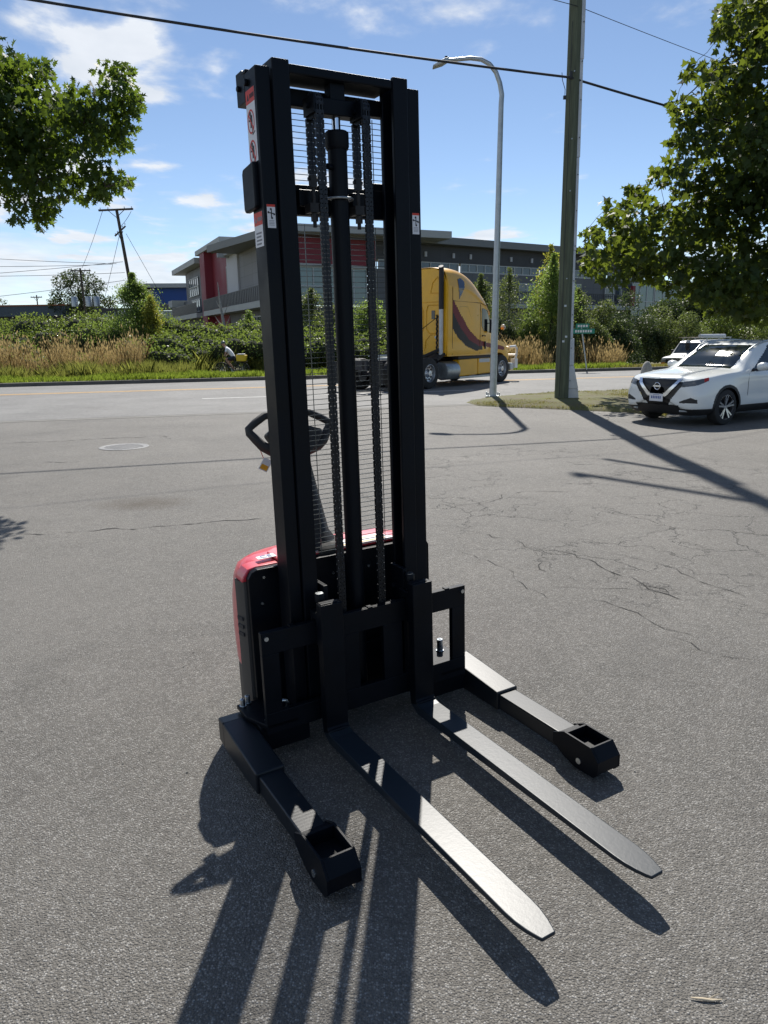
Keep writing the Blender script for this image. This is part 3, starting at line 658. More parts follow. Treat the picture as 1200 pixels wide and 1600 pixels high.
    text_obj('mark_print', 'CE', 0.045, MT['ink_blue'], Matrix.Translation((.333, -.325, .7936)) @ Matrix.Rotation(R(180), 4, 'Z'), ce, 0.0004)
    mb = MB(); mb.prism([(.44, -.262), (.455, -.27), (.468, -.34), (.462, -.42), (.40, -.55), (.28, -.67), (0, -.72), (-.28, -.67), (-.40, -.55), (-.462, -.42), (-.468, -.34), (-.455, -.27), (-.44, -.262)], 'z', 0.075, 0.2995); mb.build('lower_skirt', MT['grey_plastic'], t, bevel=0.012, seg=3)
    for xx in (-0.30, 0.30):
        mb = MB(); mb.lathe((xx - .02, -.60, .045), (1, 0, 0), [(0, .01), (0, .038), (.004, .045), (.036, .045), (.04, .038), (.04, .01)], 24); mb.build('caster_wheel', MT['rubber'], t, smooth=40)
    mb = MB(); mb.lathe((-.04, -.55, .105), (1, 0, 0), [(0, .02), (0, .09), (.008, .105), (.072, .105), (.08, .09), (.08, .02)], 32); mb.build('drive_wheel', MT['rubber'], t, smooth=40)
    # ---- tiller arm with looped handle
    T0, T1 = Vector((0.06, -0.37, 0.775)), Vector((0.088, -0.50, 1.205))
    mb = MB()
    mb.tube([T0 - Vector((0, -.02, .02)), T0 + (T1 - T0) * .08, T0 + (T1 - T0) * .16, T0 + (T1 - T0) * .4, T0 + (T1 - T0) * .8, T1], [0.085, 0.082, 0.066, 0.062, 0.056, 0.058], 16, flat=1.0)
    arm = mb.build('tiller_arm', MT['plastic'], t, smooth=50)
    mb = MB(); mb.lathe((0.06, -0.365, 0.765), (0, 0, 1), [(0, .0), (0, .115), (.03, .112), (.05, .09), (.055, 0)], 28); mb.build('tiller_boot', MT['rubber'], arm, smooth=40)
    up = (T1 - T0).normalized(); rx = Vector((1, 0, 0)); nrm = rx.cross(up).normalized()
    C0 = T1
    def hp(a, b_, c_=0): return C0 + rx * a + up * b_ + nrm * c_
    # head housing
    mb = MB()
    outl = [(-.045, -.03), (-.10, .01), (-.135, .055), (-.15, .09), (-.115, .10), (-.075, .115), (-.03, .155), (.03, .155), (.075, .125), (.13, .09), (.10, .03), (.045, -.03)]
    vs = [hp(a, b_, .032) for a, b_ in outl] + [hp(a, b_, -.032) for a, b_ in outl]; k = len(outl)
    mb.add(vs, [tuple(range(k)), tuple(range(2 * k - 1, k - 1, -1))] + [(i, k + i, k + (i + 1) % k, (i + 1) % k) for i in range(k)])
    head = mb.build('tiller_head', MT['plastic'], arm, bevel=0.014, seg=3)
    for s in (1, -1):
        mb = MB()
        pts = [hp(s * .02, .178), hp(s * .06, .184), hp(s * .11, .176), hp(s * .158, .150), hp(s * .196, .124), hp(s * .196, .104), hp(s * .172, .07), hp(s * .15, .04), hp(s * .115, .018), hp(s * .06, .004)]
        mb.tube(pts, [.019, .018, .018, .018, .018, .019, .021, .023, .026, .028], 12); mb.build('handle', MT['plastic'], head, smooth=60)
    mb = MB(); mb.tube([hp(0, .10), hp(0, .21)], [.03, .024], 12); mb.build('handle_stem', MT['plastic'], head, smooth=50)
    mb = MB(); mb.tube([hp(-.045, .222, .01), hp(-.02, .236, .01), hp(.03, .236, .01)], [.012, .017, .015], 10, flat=.6); mb.build('rocker_switch', MT['orange'], head, smooth=60)
    mb = MB(); p0 = hp(.165, .02); mb.tube([p0, p0 + Vector((-.01, 0, -.03)), p0 + Vector((-.02, .01, -.05))], .0018, 6); tg = mb.build('tag_string', MT['sticker_red'], head)
    mb = MB(); q = p0 + Vector((-.014, .01, -.062)); a = Vector((.019, .0, .011)); b_ = Vector((-.016, .0, .024))
    mb.add([q - a - b_, q + a - b_, q + a + b_, q - a + b_, q - a - b_ + Vector((0, .002, 0)), q + a - b_ + Vector((0, .002, 0)), q + a + b_ + Vector((0, .002, 0)), q - a + b_ + Vector((0, .002, 0))], [(0, 3, 2, 1), (4, 5, 6, 7), (0, 1, 5, 4), (1, 2, 6, 5), (2, 3, 7, 6), (3, 0, 4, 7)])
    tgo = mb.build('hang_tag', MT['sticker'], head)
    mb = MB(); o_ = Vector((0, .0026, 0)); q2 = q - b_ * .45; c_ = a * .8; d_ = b_ * .4
    mb.add([q2 - c_ - d_ + o_, q2 + c_ - d_ + o_, q2 + c_ + d_ + o_, q2 - c_ + d_ + o_], [(0, 1, 2, 3)]); mb.build('tag_print', MT['yellowtag'], tgo)
    # ---- stickers
    def sticker(z0, z1, y0, y1, kind):
        X = 0.3384
        mb = MB(); mb.box(X, X + .0008, y0, y1, z0, z1); st = mb.build('warning_label', MT['sticker'], t)
        mb = MB(); mb.box(X + .0008, X + .0014, y0, y1, z1 - .045, z1); mb.build('red_header', MT['sticker_red'], st)
        mb = MB()
        mb.prism([(y0 + .012, z1 - .034), (y0 + .03, z1 - .034), (y0 + .021, z1 - .014)], 'x', X + .0014, X + .002)
        for k_ in range(4): mb.box(X + .0014, X + .002, y0 + .038 + k_ * .011, y0 + .046 + k_ * .011, z1 - .031, z1 - .017)
        if kind == 'text':
            for k_ in range(4): mb.box(X + .0008, X + .0014, y0 + .015, y1 - .014 - .006 * (k_ % 2), z1 - .075 - k_ * .0125, z1 - .069 - k_ * .0125)
        mb.build('label_print', MT['ink'] if kind != 'text' else MT['ink_grey'], st)
        if kind == 'ban':
            for zc in (z1 - .105, z1 - .205):
                mb = MB(); n_ = 28; yc = (y0 + y1) / 2 - 0.004
                pr = [(yc + .033 * math.cos(a), zc + .040 * math.sin(a)) for a in np.linspace(0, 2 * math.pi, n_, endpoint=False)]
                pi = [(yc + .027 * math.cos(a), zc + .034 * math.sin(a)) for a in np.linspace(0, 2 * math.pi, n_, endpoint=False)]
                mb.add([(X + .0015, a, b_) for a, b_ in pr + pi], [(i, (i + 1) % n_, n_ + (i + 1) % n_, n_ + i) for i in range(n_)])
                mb.bar((X + .0016, yc - .022, zc + .028), (X + .0016, yc + .022, zc - .028), .001, .006, (0, 1, 1))
                mb.build('ban_ring', MT['sticker_red'], st)
                mb = MB(); mb.bar((X + .0012, yc - .002, zc - .02), (X + .0012, yc + .002, zc + .02), .0006, .012, (0, 1, 0)); mb.cyl((X + .001, yc - .004, zc + .026), (X + .0019, yc - .004, zc + .026), .007, n=12)
                mb.bar((X + .0013, yc - .02, zc + .006), (X + .0013, yc + .014, zc + .0), .0006, .006, (0, 0, 1)); mb.bar((X + .0014, yc + .01, zc - .04), (X + .0014, yc + .012, zc + .02), .0006, .004, (0, 1, 0)); mb.bar((X + .0014, yc + .008, zc - .044), (X + .0014, yc + .034, zc - .036), .0006, .004, (0, 0, 1))
                mb.build('pictogram', MT['ink'], st)
    sticker(2.345, 2.545, -0.168, -0.098, 'ban') if False else sticker(2.335, 2.575, -0.172, -0.090, 'ban')
    sticker(2.045, 2.165, -0.172, -0.090, 'text')
    for s in (1, -1):
        xc = s * 0.3115; Y0 = -0.0695
        mb = MB(); mb.box(xc - .016, xc + .016, Y0, Y0 + .0008, 2.105, 2.185); st = mb.build('warning_label', MT['sticker'], t)
        mb = MB(); mb.box(xc - .016, xc + .016, Y0 + .0008, Y0 + .0014, 2.177, 2.185); mb.build('red_header', MT['sticker_red'], st)
        mb = MB()
        for (a, b_, c_, d_) in ((-.010, 2.154, .010, 2.157), (0, 2.140, -.001, 2.170)): mb.bar((xc + a, Y0 + .0012, b_), (xc + c_, Y0 + .0012, d_), .0035, .0006, (0, 1, 0))
        for (a, b_) in ((-.011, 2.152), (.011, 2.158), (-.002, 2.139), (.001, 2.169)): mb.cyl((xc + a, Y0 + .0008, b_), (xc + a, Y0 + .0016, b_), .0038, n=8)
        mb.build('pictogram', MT['ink'], st)
        mb = MB()
        for k_ in range(4): mb.box(xc - .010, xc + .010, Y0 + .0008, Y0 + .0014, 2.129 - k_ * .005, 2.1305 - k_ * .005)
        mb.build('label_print', MT['ink_grey'], st)
    return t
build_stacker()

# ------------------------------------------------------------------ lofted vehicle shells
def catmull(P, n):
    """P (k,...,3) -> n samples along axis 0"""
    k = P.shape[0]; out = []
    Q = np.concatenate([2 * P[:1] - P[1:2], P, 2 * P[-1:] - P[-2:-1]], 0)
    for u in np.linspace(0, k - 1 - 1e-9, n):
        i = int(u); t = u - i; a, b, c, d = Q[i], Q[i + 1], Q[i + 2], Q[i + 3]
        out.append(0.5 * (2 * b + (c - a) * t + (2 * a - 5 * b + 4 * c - d) * t * t + (3 * b - a - 3 * c + d) * t ** 3))
    return np.array(out)
def linterp(P, n, per=None):
    k = P.shape[0]; u = np.linspace(0, k - 1, n); i = np.minimum(u.astype(int), k - 2); t = (u - i).reshape(-1, *([1] * (P.ndim - 1)))
    return P[i] * (1 - t) + P[i + 1] * t
def loft(net, nu, nv, classify, parts, parent, smooth_deg=32, tension=1.0):
    """net[i][j] = (x,y,z) half section control net (y>=0), mirrored to y<0. classify(c,n)->key; parts[key]=(name, material, offset, label)"""
    P = np.array(net, float); G = catmull(P, nu); G = catmull(G.transpose(1, 0, 2), nv).transpose(1, 0, 2)
    A = G; Bm = G * np.array([1, -1, 1])
    res = {}
    for side, H in ((1, A), (-1, Bm)):
        c = (H[:-1, :-1] + H[1:, :-1] + H[1:, 1:] + H[:-1, 1:]) / 4
        nn = np.cross(H[1:, 1:] - H[:-1, :-1], H[:-1, 1:] - H[1:, :-1]); nn = nn / (np.linalg.norm(nn, axis=2, keepdims=True) + 1e-9)
        vn = np.zeros_like(H); vn[:-1, :-1] += nn; vn[1:, :-1] += nn; vn[1:, 1:] += nn; vn[:-1, 1:] += nn
        vn /= (np.linalg.norm(vn, axis=2, keepdims=True) + 1e-9)
        if side == -1: pass
        for i in range(H.shape[0] - 1):
            for j in range(H.shape[1] - 1):
                key = classify(c[i, j], nn[i, j] * SGN[0] * side)
                if key is None: continue
                res.setdefault(key, []).append((side, i, j))
        if side == 1: HN = {1: (H, vn * SGN[0])}
        else: HN[-1] = (H, -vn * SGN[0])
    objs = {}
    # separate lamps, panes and trims into one mesh each (connected pieces)
    new = {}
    for key, fl in res.items():
        if key in ('body', 'clad'): new[key] = fl; continue
        S_ = {(a, (b if True else 0), c) : i for i, (a, b, c) in enumerate(fl)}; seen = set(); q_ = 0; nvm = G.shape[1] - 2
        for f0 in fl:
            if f0 in seen: continue
            st_ = [f0]; seen.add(f0); comp = []
            while st_:
                a, b, c = f = st_.pop(); comp.append(f)
                nb = [(a, b + 1, c), (a, b - 1, c), (a, b, c + 1), (a, b, c - 1)]
                if c >= nvm: nb.append((-a, b, c))
                if c == 0: nb.append((-a, b, 0))
                for g_ in nb:
                    if g_ in S_ and g_ not in seen: seen.add(g_); st_.append(g_)
            if len(comp) > 12: new[(key, q_)] = comp; q_ += 1
            else: new.setdefault('body', []).extend(comp)
    res = new
    for key, fl in res.items():
        pkey = key[0] if isinstance(key, tuple) else key
        name, m_, off, pk = parts[pkey]; idx = {}; vs = []; fs = []
        for (side, i, j) in fl:
            f = []
            H, vn = HN[side]
            for (a, b) in ((i, j), (i + 1, j), (i + 1, j + 1), (i, j + 1)):
                q = H[a, b] + vn[a, b] * off; kk = (round(q[0], 4), round(q[1], 4), round(q[2], 4))
                if kk not in idx: idx[kk] = len(vs); vs.append(tuple(q))
                f.append(idx[kk])
            if len(set(f)) >= 3:
                g = []; [g.append(x) for x in f if x not in g]
                if side == -1: g = g[::-1]
                fs.append(g)
        me = bpy.data.meshes.new(name); me.from_pydata(vs, [], fs); me.update(); me.materials.append(m_)
        me.polygons.foreach_set('use_smooth', [True] * len(me.polygons)); me.set_sharp_from_angle(angle=R(smooth_deg))
        o = bpy.data.objects.new(name, me); col.objects.link(o); objs[key] = o
    for key, o in objs.items():
        o.parent = parent
    return objs
SGN = [1.0]
def inpoly(poly, x, y):
    r_ = False; n_ = len(poly); j = n_ - 1
    for i in range(n_):
        if ((poly[i][1] > y) != (poly[j][1] > y)) and (x < (poly[j][0] - poly[i][0]) * (y - poly[i][1]) / (poly[j][1] - poly[i][1] + 1e-12) + poly[i][0]): r_ = not r_
        j = i
    return r_
def wheel(parent, c, ax, rad, wid, rimr, rimmat, spokes=5, name='wheel', spoke_w=0.05, holes=0, twin=False):
    """c centre of the tyre, ax = +1/-1: which way along y the outer face looks"""
    x, y, z = c
    wh = MB(); h = wid / 2
    wh.lathe((x, y, z), (0, 1, 0), [(-h, rimr), (-h, rad * .86), (-h * .86, rad * .96), (-h * .6, rad), (-h * .05, rad * 1.0), (h * .6, rad), (h * .86, rad * .96), (h, rad * .86), (h, rimr)], 40)
    o = wh.build(name, MT['rubber'], parent, smooth=35)
    rm = MB(); yo = y + ax * h * .9
    rm.lathe((x, y, z), (0, 1, 0), [(ax * h * .95, rimr * 1.02), (ax * h * .98, rimr * .96), (ax * h * .55, rimr * .90), (-ax * h * .5, rimr * .86), (-ax * h * .5, 0.02)], 36)
    if not holes: rm.mi = [1] * len(rm.mi)
    if holes:
        rm.lathe((x, y, z), (0, 1, 0), [(ax * h * .35, rimr * .92), (ax * h * .2, rimr * .5), (ax * h * .5, rimr * .35), (ax * h * 1.0, rimr * .3), (ax * h * 1.05, 0.01)], 36)
        for k_ in range(holes):
            a = 2 * math.pi * k_ / holes; cx, cz = x + math.cos(a) * rimr * .7, z + math.sin(a) * rimr * .7
            rm.cur = 1; rm.lathe((cx, y + ax * (h * .29), cz), (0, 1, 0), [(0, rimr * .12), (ax * .012, rimr * .12), (ax * .012, 0.001)], 10); rm.cur = 0
    else:
        for k_ in range(spokes):
            a = 2 * math.pi * k_ / spokes + .3
            for dlt in (-.17, .17):
                p0 = (x + math.cos(a) * rimr * .15, yo - ax * .02, z + math.sin(a) * rimr * .15); p1 = (x + math.cos(a + dlt) * rimr * .96, yo, z + math.sin(a + dlt) * rimr * .96)
                rm.cur = 0; rm.bar(p0, p1, spoke_w * .55, .03, (0, 1, 0))
        rm.lathe((x, yo, z), (0, 1, 0), [(-ax * .012, rimr * .99), (ax * .004, rimr * .98), (ax * .004, rimr * .93), (-ax * .012, rimr * .92)], 36); rm.cyl((x, yo - ax * .05, z), (x, yo, z), rimr * .15)
    rm.build('rim', [rimmat, MT['ink']], o, smooth=35)
    return o

# ------------------------------------------------------------------ white crossover car
def build_suv():
    t = empty('parked_car', (0, 0, 0), 0, 'white compact crossover with chrome V grille parked nose out beside the dry grass island', 'car')
    fl = ground(1130, 664); hd = np.array([-math.sin(R(59)), -math.cos(R(59))])      # heading
    left = np.array([-hd[1], hd[0]])
    org = fl[:2] - left * 0.87
    t.location = (org[0], org[1], 0); t.rotation_euler = (0, 0, math.atan2(hd[1], hd[0]))
    white = mat('pearl_white_paint', (0.76, 0.78, 0.76), rough=0.25, coat=0.7, spec=0.5)
    gls = glass('car_glass', (0.012, 0.018, 0.02)); blk = MT['plastic']
    chrome = mat('satin_chrome', (.85, .87, .9), rough=.22, metal=1.0)
    # control net: 10 points from bottom centre to top centre
    def sec(x, zb, yb, yl, zl, ym, zm, yB, zB, yS, zS, yR, zR, yT, zT, xo=None):
        pts = [(x, 0, zb), (x, yb * .8, zb), (x, yb, zb + .05), (x, yl, zl), (x, ym, zm), (x, yB, zB), (x, yS, zS), (x, yR, zR), (x, yT, zT), (x, 0, zT + .01)]
        if xo: pts = [(p[0] + d, p[1], p[2]) for p, d in zip(pts, xo)]
        return pts
    net = [
        sec(.925, .50, .10, .14, .56, .16, .62, .16, .68, .14, .72, .10, .74, .06, .75),
        sec(.905, .30, .45, .50, .40, .52, .55, .50, .70, .46, .80, .38, .84, .22, .87, [-.10, -.10, -.06, 0, 0, 0, -.01, -.03, -.02, -.0]),
        sec(.83, .22, .66, .74, .36, .77, .56, .73, .72, .69, .82, .60, .88, .34, .93, [-.10, -.08, -.04, 0, .0, .0, -.01, -.03, -.02, 0]),
        sec(.66, .20, .78, .86, .36, .875, .56, .85, .74, .81, .86, .72, .92, .40, .965),
        sec(.40, .20, .82, .905, .36, .905, .56, .89, .76, .86, .90, .76, .96, .42, .995),
        sec(.0, .20, .82, .915, .36, .92, .58, .905, .80, .875, .94, .79, 1.00, .45, 1.03),
        sec(-.32, .20, .82, .905, .36, .915, .58, .905, .82, .885, .965, .80, 1.025, .48, 1.055),
        sec(-.50, .20, .82, .90, .36, .91, .58, .905, .83, .885, .98, .79, 1.07, .52, 1.10),
        sec(-.80, .20, .82, .90, .36, .905, .58, .905, .84, .88, .99, .735, 1.25, .54, 1.29),
        sec(-1.15, .20, .82, .90, .36, .905, .58, .905, .85, .875, 1.0, .675, 1.42, .50, 1.475),
        sec(-1.45, .20, .82, .90, .36, .905, .58, .905, .86, .875, 1.01, .645, 1.51, .50, 1.555),
        sec(-2.0, .20, .82, .90, .36, .905, .58, .905, .87, .875, 1.03, .63, 1.535, .50, 1.585),
        sec(-2.6, .20, .82, .90, .36, .91, .58, .91, .90, .88, 1.06, .63, 1.51, .50, 1.565),
        sec(-3.05, .22, .82, .90, .38, .91, .60, .91, .93, .87, 1.09, .63, 1.45, .50, 1.51),
        sec(-3.35, .26, .80, .88, .40, .88, .62, .87, .93, .82, 1.09, .62, 1.33, .48, 1.40),
        sec(-3.50, .32, .70, .80, .42, .80, .62, .78, .92, .72, 1.05, .60, 1.15, .40, 1.18),
        sec(-3.53, .50, .10, .12, .56, .14, .62, .14, .68, .12, .72, .10, .74, .06, .75)]
    WX = (0.0, -2.646); WZ = 0.345
    Vg = [(-.50, .885), (.50, .885), (.44, .79), (.235, .575), (.20, .555), (-.20, .555), (-.235, .575), (-.44, .79)]
    Vin = [(-.42, .885), (.42, .885), (.37, .80), (.18, .62), (-.18, .62), (-.37, .80)]
    low = [(-.47, .84), (-.20, .34), (.20, .34), (.47, .84)]
    hl = [(.40, .795), (.47, .735), (.66, .745), (.80, .80), (.80, .86), (.62, .835), (.42, .835)]
    def classify(c, n):
        x, y, z = c; ay = abs(y)
        for wx in WX:
            d = math.hypot(x - wx, z - WZ)
            if d < .375 and ay > .55 and z < .75: return None
            if d < .43 and ay > .70 and z < .85: return 'clad'
        if z < .225 and -3.2 < x < .6: return 'clad'
        if x > .50:
            # headlight wraps the corner (use arc coordinate s along the nose)
            s_ = ay + max(0, .80 - x) * 1.15
            if .54 < s_ < 1.16 and ay > .46:
                zt = .845 + (s_ - .5) * .12; zb_ = .735 + (s_ - .5) * .16 + max(0, s_ - .85) * .08
                if zb_ < z < zt + .0: return 'amber' if s_ > 1.02 and z > zb_ + .01 else 'head'
            if ay < .60:
                if inpoly(Vin, ay, z): return 'grille'
                if inpoly(Vg, ay, z): return 'chrome'
                if inpoly([(-.60, .84), (.60, .84), (.24, .39), (-.24, .39)], ay, z): return 'grille'
            if z < .335: return 'clad'
            if .335 < z < .40 and ay < .50: return 'clad'
            if .52 < ay < .82 and .445 + (ay - .54) * .02 < z < .555 - abs(ay - .72) * .4: return 'fogw'
        if z < .34 and ay > .75: return 'clad'
        if .34 < z < .37 and ay > .6 and x < .2: return 'clad'
        # glass
        if z > 1.04 and -1.50 < x < -.40 and ay < .62 + max(0, (-x - .5)) * -.10 and z < 1.50:
            yl = .745 - (z - 1.06) * .33
            if ay < yl - .02: return 'wind'
        if x < -.62 and x > -3.05 and ay > .60:
            zt = 1.475 if x < -1.5 else 1.475 - (x + 1.5) * .62
            zt -= max(0, -2.5 - x) * .35
            zb_ = 1.02 + max(0, -2.3 - x) * .13
            if zb_ < z < zt and ay > .60 and n[1] * y > 0.2:
                if abs(x + 1.83) < .03: return 'pillar'
                return 'side'
            if zb_ - .022 < z < zt + .02 and ay > .60: return 'pillar'
        return 'body'
    parts = dict(body=('body', white, 0, None), clad=('cladding', blk, .002, None), grille=('grille', mat('grille_mesh', (.012, .012, .013), rough=.35), -.012, None),
                 chrome=('chrome_trim', chrome, .010, None), head=('headlight', glass('lamp_glass', (.10, .11, .12), .05), .002, None), amber=('side_marker', mat('amber_red_lens', (.45, .03, .02), rough=.1), .003, None),
                 fogw=('fog_recess', blk, -.01, None), wind=('windshield', gls, -.004, None), side=('side_window', gls, -.004, None), pillar=('window_trim', blk, -.001, None))
    objs = loft(net, 300, 190, classify, parts, t)
    body = objs['body']
    # inner wheel houses and dark floor pan
    mb = MB(); mb.box(.55, -3.3, -.60, .60, .24, .60); mb.box(.5, -.5, -.78, .78, .62, .70); mb.box(-2.2, -3.1, -.78, .78, .62, .70); mb.build('wheel_well', MT['ink'], t)
    alloy = mat('machined_alloy', (.62, .63, .65), rough=.25, metal=.9)
    for wx in WX:
        for s in (1, -1):
            wheel(t, (wx, s * .79, WZ), s, .345, .225, .245, alloy, 5, spoke_w=.06)
    # emblem: ring with a bar
    mb = MB(); bx = .928
    mb.lathe((bx - .012, 0, .745), (1, 0, 0), [(0, .072), (.012, .074), (.018, .066), (.012, .057), (0, .057)], 36); mb.box(bx - .006, bx + .008, -.088, .088, .730, .760)
    mb.build('emblem', chrome, body, smooth=40)
    mb = MB(); mb.box(.925, .937, -.155, .155, .455, .60); pl = mb.build('licence_plate', MT['sticker'], body)
    mb = MB()
    for k_ in range(6): mb.box(.937, .9385, -.115 + k_ * .04, -.09 + k_ * .04, .505, .555)
    mb.box(.937, .9385, -.07, .07, .575, .583); mb.build('plate_print', MT['ink_blue'], pl)
    for s in (1, -1):
        mb = MB(); mb.tube([(.845, s * .57, .462), (.815, s * .66, .458), (.77, s * .755, .462), (.745, s * .785, .478)], .011, 8, flat=1.6); mb.build('fog_trim', chrome, body, smooth=60)
        mb = MB(); mb.tube([(.86, s * .50, .29), (.80, s * .62, .292), (.74, s * .70, .30)], .022, 8); mb.build('skid_trim', MT['galv'], body, smooth=60)
        # projector inside the lamp
        mb = MB(); mb.lathe((.775, s * .66, .80), (1, s * .3, 0), [(0, .03), (.012, .03), (.02, .015), (.022, 0.001)], 16); mb.build('lamp_projector', chrome, body, smooth=50)
        # mirror
        mb = MB(); n_ = 16
        vs = []; ks = [(-.0, .3), (.03, .85), (.08, 1.0), (.15, .95), (.20, .75), (.23, .3)]
        mb.tube([(-.84 + .0 * a, s * (.93 + a), 1.085 + a * .1) for a, _ in ks], [.085 * b for _, b in ks], 16, flat=1.15); mi = mb.build('mirror', white, t, smooth=60)
        mb = MB(); mb.tube([(-.82, s * .86, 1.02), (-.83, s * .93, 1.04), (-.84, s * 1.0, 1.06)], .022, 8); mb.box(-.915, -.905, s * .955, s * 1.13, 1.05, 1.075); mb.build('mirror_base', blk, mi)
        # roof rail, door handle, door seams
        mb = MB(); mb.tube([(-.98, s * .60, 1.405), (-1.15, s * .63, 1.50), (-1.5, s * .62, 1.578), (-2.2, s * .61, 1.602), (-2.8, s * .60, 1.57), (-3.05, s * .60, 1.50)], .016, 8); mb.build('roof_rail', MT['galv'], t, smooth=60)
        mb = MB(); mb.bar((-1.62, s * .912, .93), (-1.78, s * .912, .935), .02, .03); mb.bar((-2.42, s * .915, .95), (-2.58, s * .915, .955), .02, .03); mb.build('door_handle', white, t, bevel=.006)
        mb = MB()
        for px_ in (-.62, -1.83):
            mb.tube([(px_, s * .886, .40), (px_, s * .911, .58), (px_ + .0, s * .910, .80), (px_ - .02, s * .893, .96)], .004, 6)
        mb.build('door_seam', MT['ink'], body)
    mb = MB(); 
    mb.tube([(-.46, .30, 1.075), (-.60, .05, 1.155), (-.66, -.10, 1.18)], .009, 6); mb.tube([(-.46, -.45, 1.06), (-.56, -.20, 1.13), (-.60, -.05, 1.155)], .009, 6); mb.build('wiper', blk, t)
    # dashboard and seats seen through the glass
    mb = MB(); mb.box(-.62, -.95, -.70, .70, .85, 1.03)
    for s in (1, -1): mb.box(-1.45, -1.62, s * .15, s * .58, .6, 1.25); mb.box(-1.48, -1.58, s * .26, s * .46, 1.25, 1.40)
    mb.build('interior', MT['rubber'], t, bevel=.03)
build_suv()

# ------------------------------------------------------------------ white work van
def build_van():
    fr = at(1062, 548, 47.0)
    t = empty('work_van', label='old white cargo van with a roof rack, across the road behind the crossover', cat='van')
    hd = np.array([-math.sin(R(52)), -math.cos(R(52))])
    fr = at(1056, 548, 45.0); t.location = (fr[0] + .70, 45.6, -0.72); t.rotation_euler = (0, 0, math.atan2(hd[1], hd[0]))
    white = mat('van_white', (0.58, 0.59, 0.58), rough=.35, coat=.3, var=.06, scale=2); gls = glass('van_glass', (.02, .026, .03)); blk = MT['plastic']
    def sec(x, zb, y1, z1, y2, z2, y3, z3, y4, z4, yT, zT): return [(x, 0, zb), (x, y1 * .9, zb), (x, y1, z1), (x, y2, z2), (x, y3, z3), (x, y4, z4), (x, yT, zT), (x, 0, zT + .015)]
    net = [sec(.88, .55, .3, .58, .32, .7, .3, .85, .2, .95, .1, 1.0), sec(.86, .42, .86, .52, .90, .74, .88, .92, .80, 1.04, .5, 1.08), sec(.55, .34, .96, .5, .99, .76, .96, .98, .86, 1.11, .5, 1.15),
           sec(0, .34, .98, .5, 1.0, .78, .98, 1.02, .90, 1.17, .55, 1.22), sec(-.22, .34, .98, .5, 1.0, .8, .98, 1.1, .90, 1.26, .6, 1.30), sec(-.62, .34, .98, .5, 1.0, .8, .98, 1.15, .84, 1.68, .6, 1.74),
           sec(-.95, .34, .98, .5, 1.0, .8, .98, 1.18, .80, 1.93, .58, 2.02), sec(-1.8, .34, .98, .5, 1.0, .8, .99, 1.2, .80, 1.99, .58, 2.09), sec(-4.2, .34, .98, .5, 1.0, .8, .99, 1.2, .80, 1.99, .58, 2.09), sec(-4.7, .36, .96, .5, .98, .8, .97, 1.2, .78, 1.96, .5, 2.05), sec(-4.74, .6, .3, .7, .3, .9, .3, 1.2, .2, 1.5, .1, 1.6)]
    def cl(c, n):
        x, y, z = c; ay = abs(y)
        for wx in (0, -3.5):
            if math.hypot(x - wx, z - .36) < .42 and ay > .6: return None
        if x > .60:
            if .62 < z < .98 and ay < .62: return 'grille'
            if .78 < z < .95 and .62 <= ay < .93: return 'head'
            if .66 < z < .78 and .64 <= ay < .92: return 'amber'
            if z < .60: return 'clad'
        if -.90 < x < -.22 and 1.30 < z < 1.92 and ay < .80 - (z - 1.3) * .12: return 'wind'
        if -1.55 < x < -.55 and ay > .6 and 1.25 < z < 1.82 and z < 1.82 + (x + .95) * -1.1 * (x > -.95): return 'side'
        return 'body'
    loft(net, 130, 60, cl, dict(body=('body', white, 0, None), grille=('grille', mat('van_grille', (.02, .02, .021), rough=.4), -.01, None), head=('headlight', glass('van_lamp', (.2, .2, .2), .1), .002, None), amber=('turn_signal', MT['orange'], .003, None), clad=('bumper', blk, .02, None), wind=('windshield', gls, -.003, None), side=('side_window', gls, -.003, None)), t)
    mb = MB(); mb.box(.84, .95, -.95, .95, .42, .58); mb.build('front_bumper', blk, t, bevel=.03)
    mb = MB(); mb.box(.95, .96, -.16, .16, .44, .58); mb.build('licence_plate', MT['sticker'], t)
    text_obj('van_badge', 'GMC', .13, MT['sticker_red'], Matrix.Translation((.875, 0, .84)) @ Matrix.Rotation(R(90), 4, 'Z') @ Matrix.Rotation(R(90), 4, 'X'), t, .006)
    mb = MB(); mb.box(.6, -4.4, -.7, .7, .4, .6); mb.build('underbody', MT['ink'], t)
    for wx in (0, -3.5):
        for s in (1, -1): wheel(t, (wx, s * .87, .36), s, .36, .23, .21, MT['galv'], 5)
    for s in (1, -1):
        mb = MB(); mb.box(-.62, -.72, s * 1.02, s * 1.20, 1.28, 1.52); mb.build('mirror', blk, t, bevel=.02)
    rk = MB()
    for xx in (-1.2, -2.6, -4.0): rk.box(xx - .02, xx + .02, -.82, .82, 2.18, 2.22); rk.box(xx - .02, xx + .02, -.80, -.76, 1.98, 2.18); rk.box(xx - .02, xx + .02, .76, .80, 1.98, 2.18)
    for yy in (-.75, .75): rk.box(-.9, -4.2, yy - .02, yy + .02, 2.22, 2.26)
    rk.build('roof_rack', MT['galv'], t)
    ob = MB().cyl((-1.1, .35, 2.33), (-4.1, .35, 2.33), .1, n=20).build('pipe_tube', MT['galvlight'], None, smooth=40)
    ob.matrix_world = Matrix.Translation(t.location) @ Matrix.Rotation(t.rotation_euler.z, 4, 'Z'); tag(ob, 'pale conduit tube lying on the roof rack of the white van', 'pipe')
    ob = MB(); ob.box(-.25, -3.4, -.55, -.25, 2.225, 2.26); ob = ob.build('plank', mat('raw_timber', (.42, .34, .25), rough=.8, var=.2, scale=4), None)
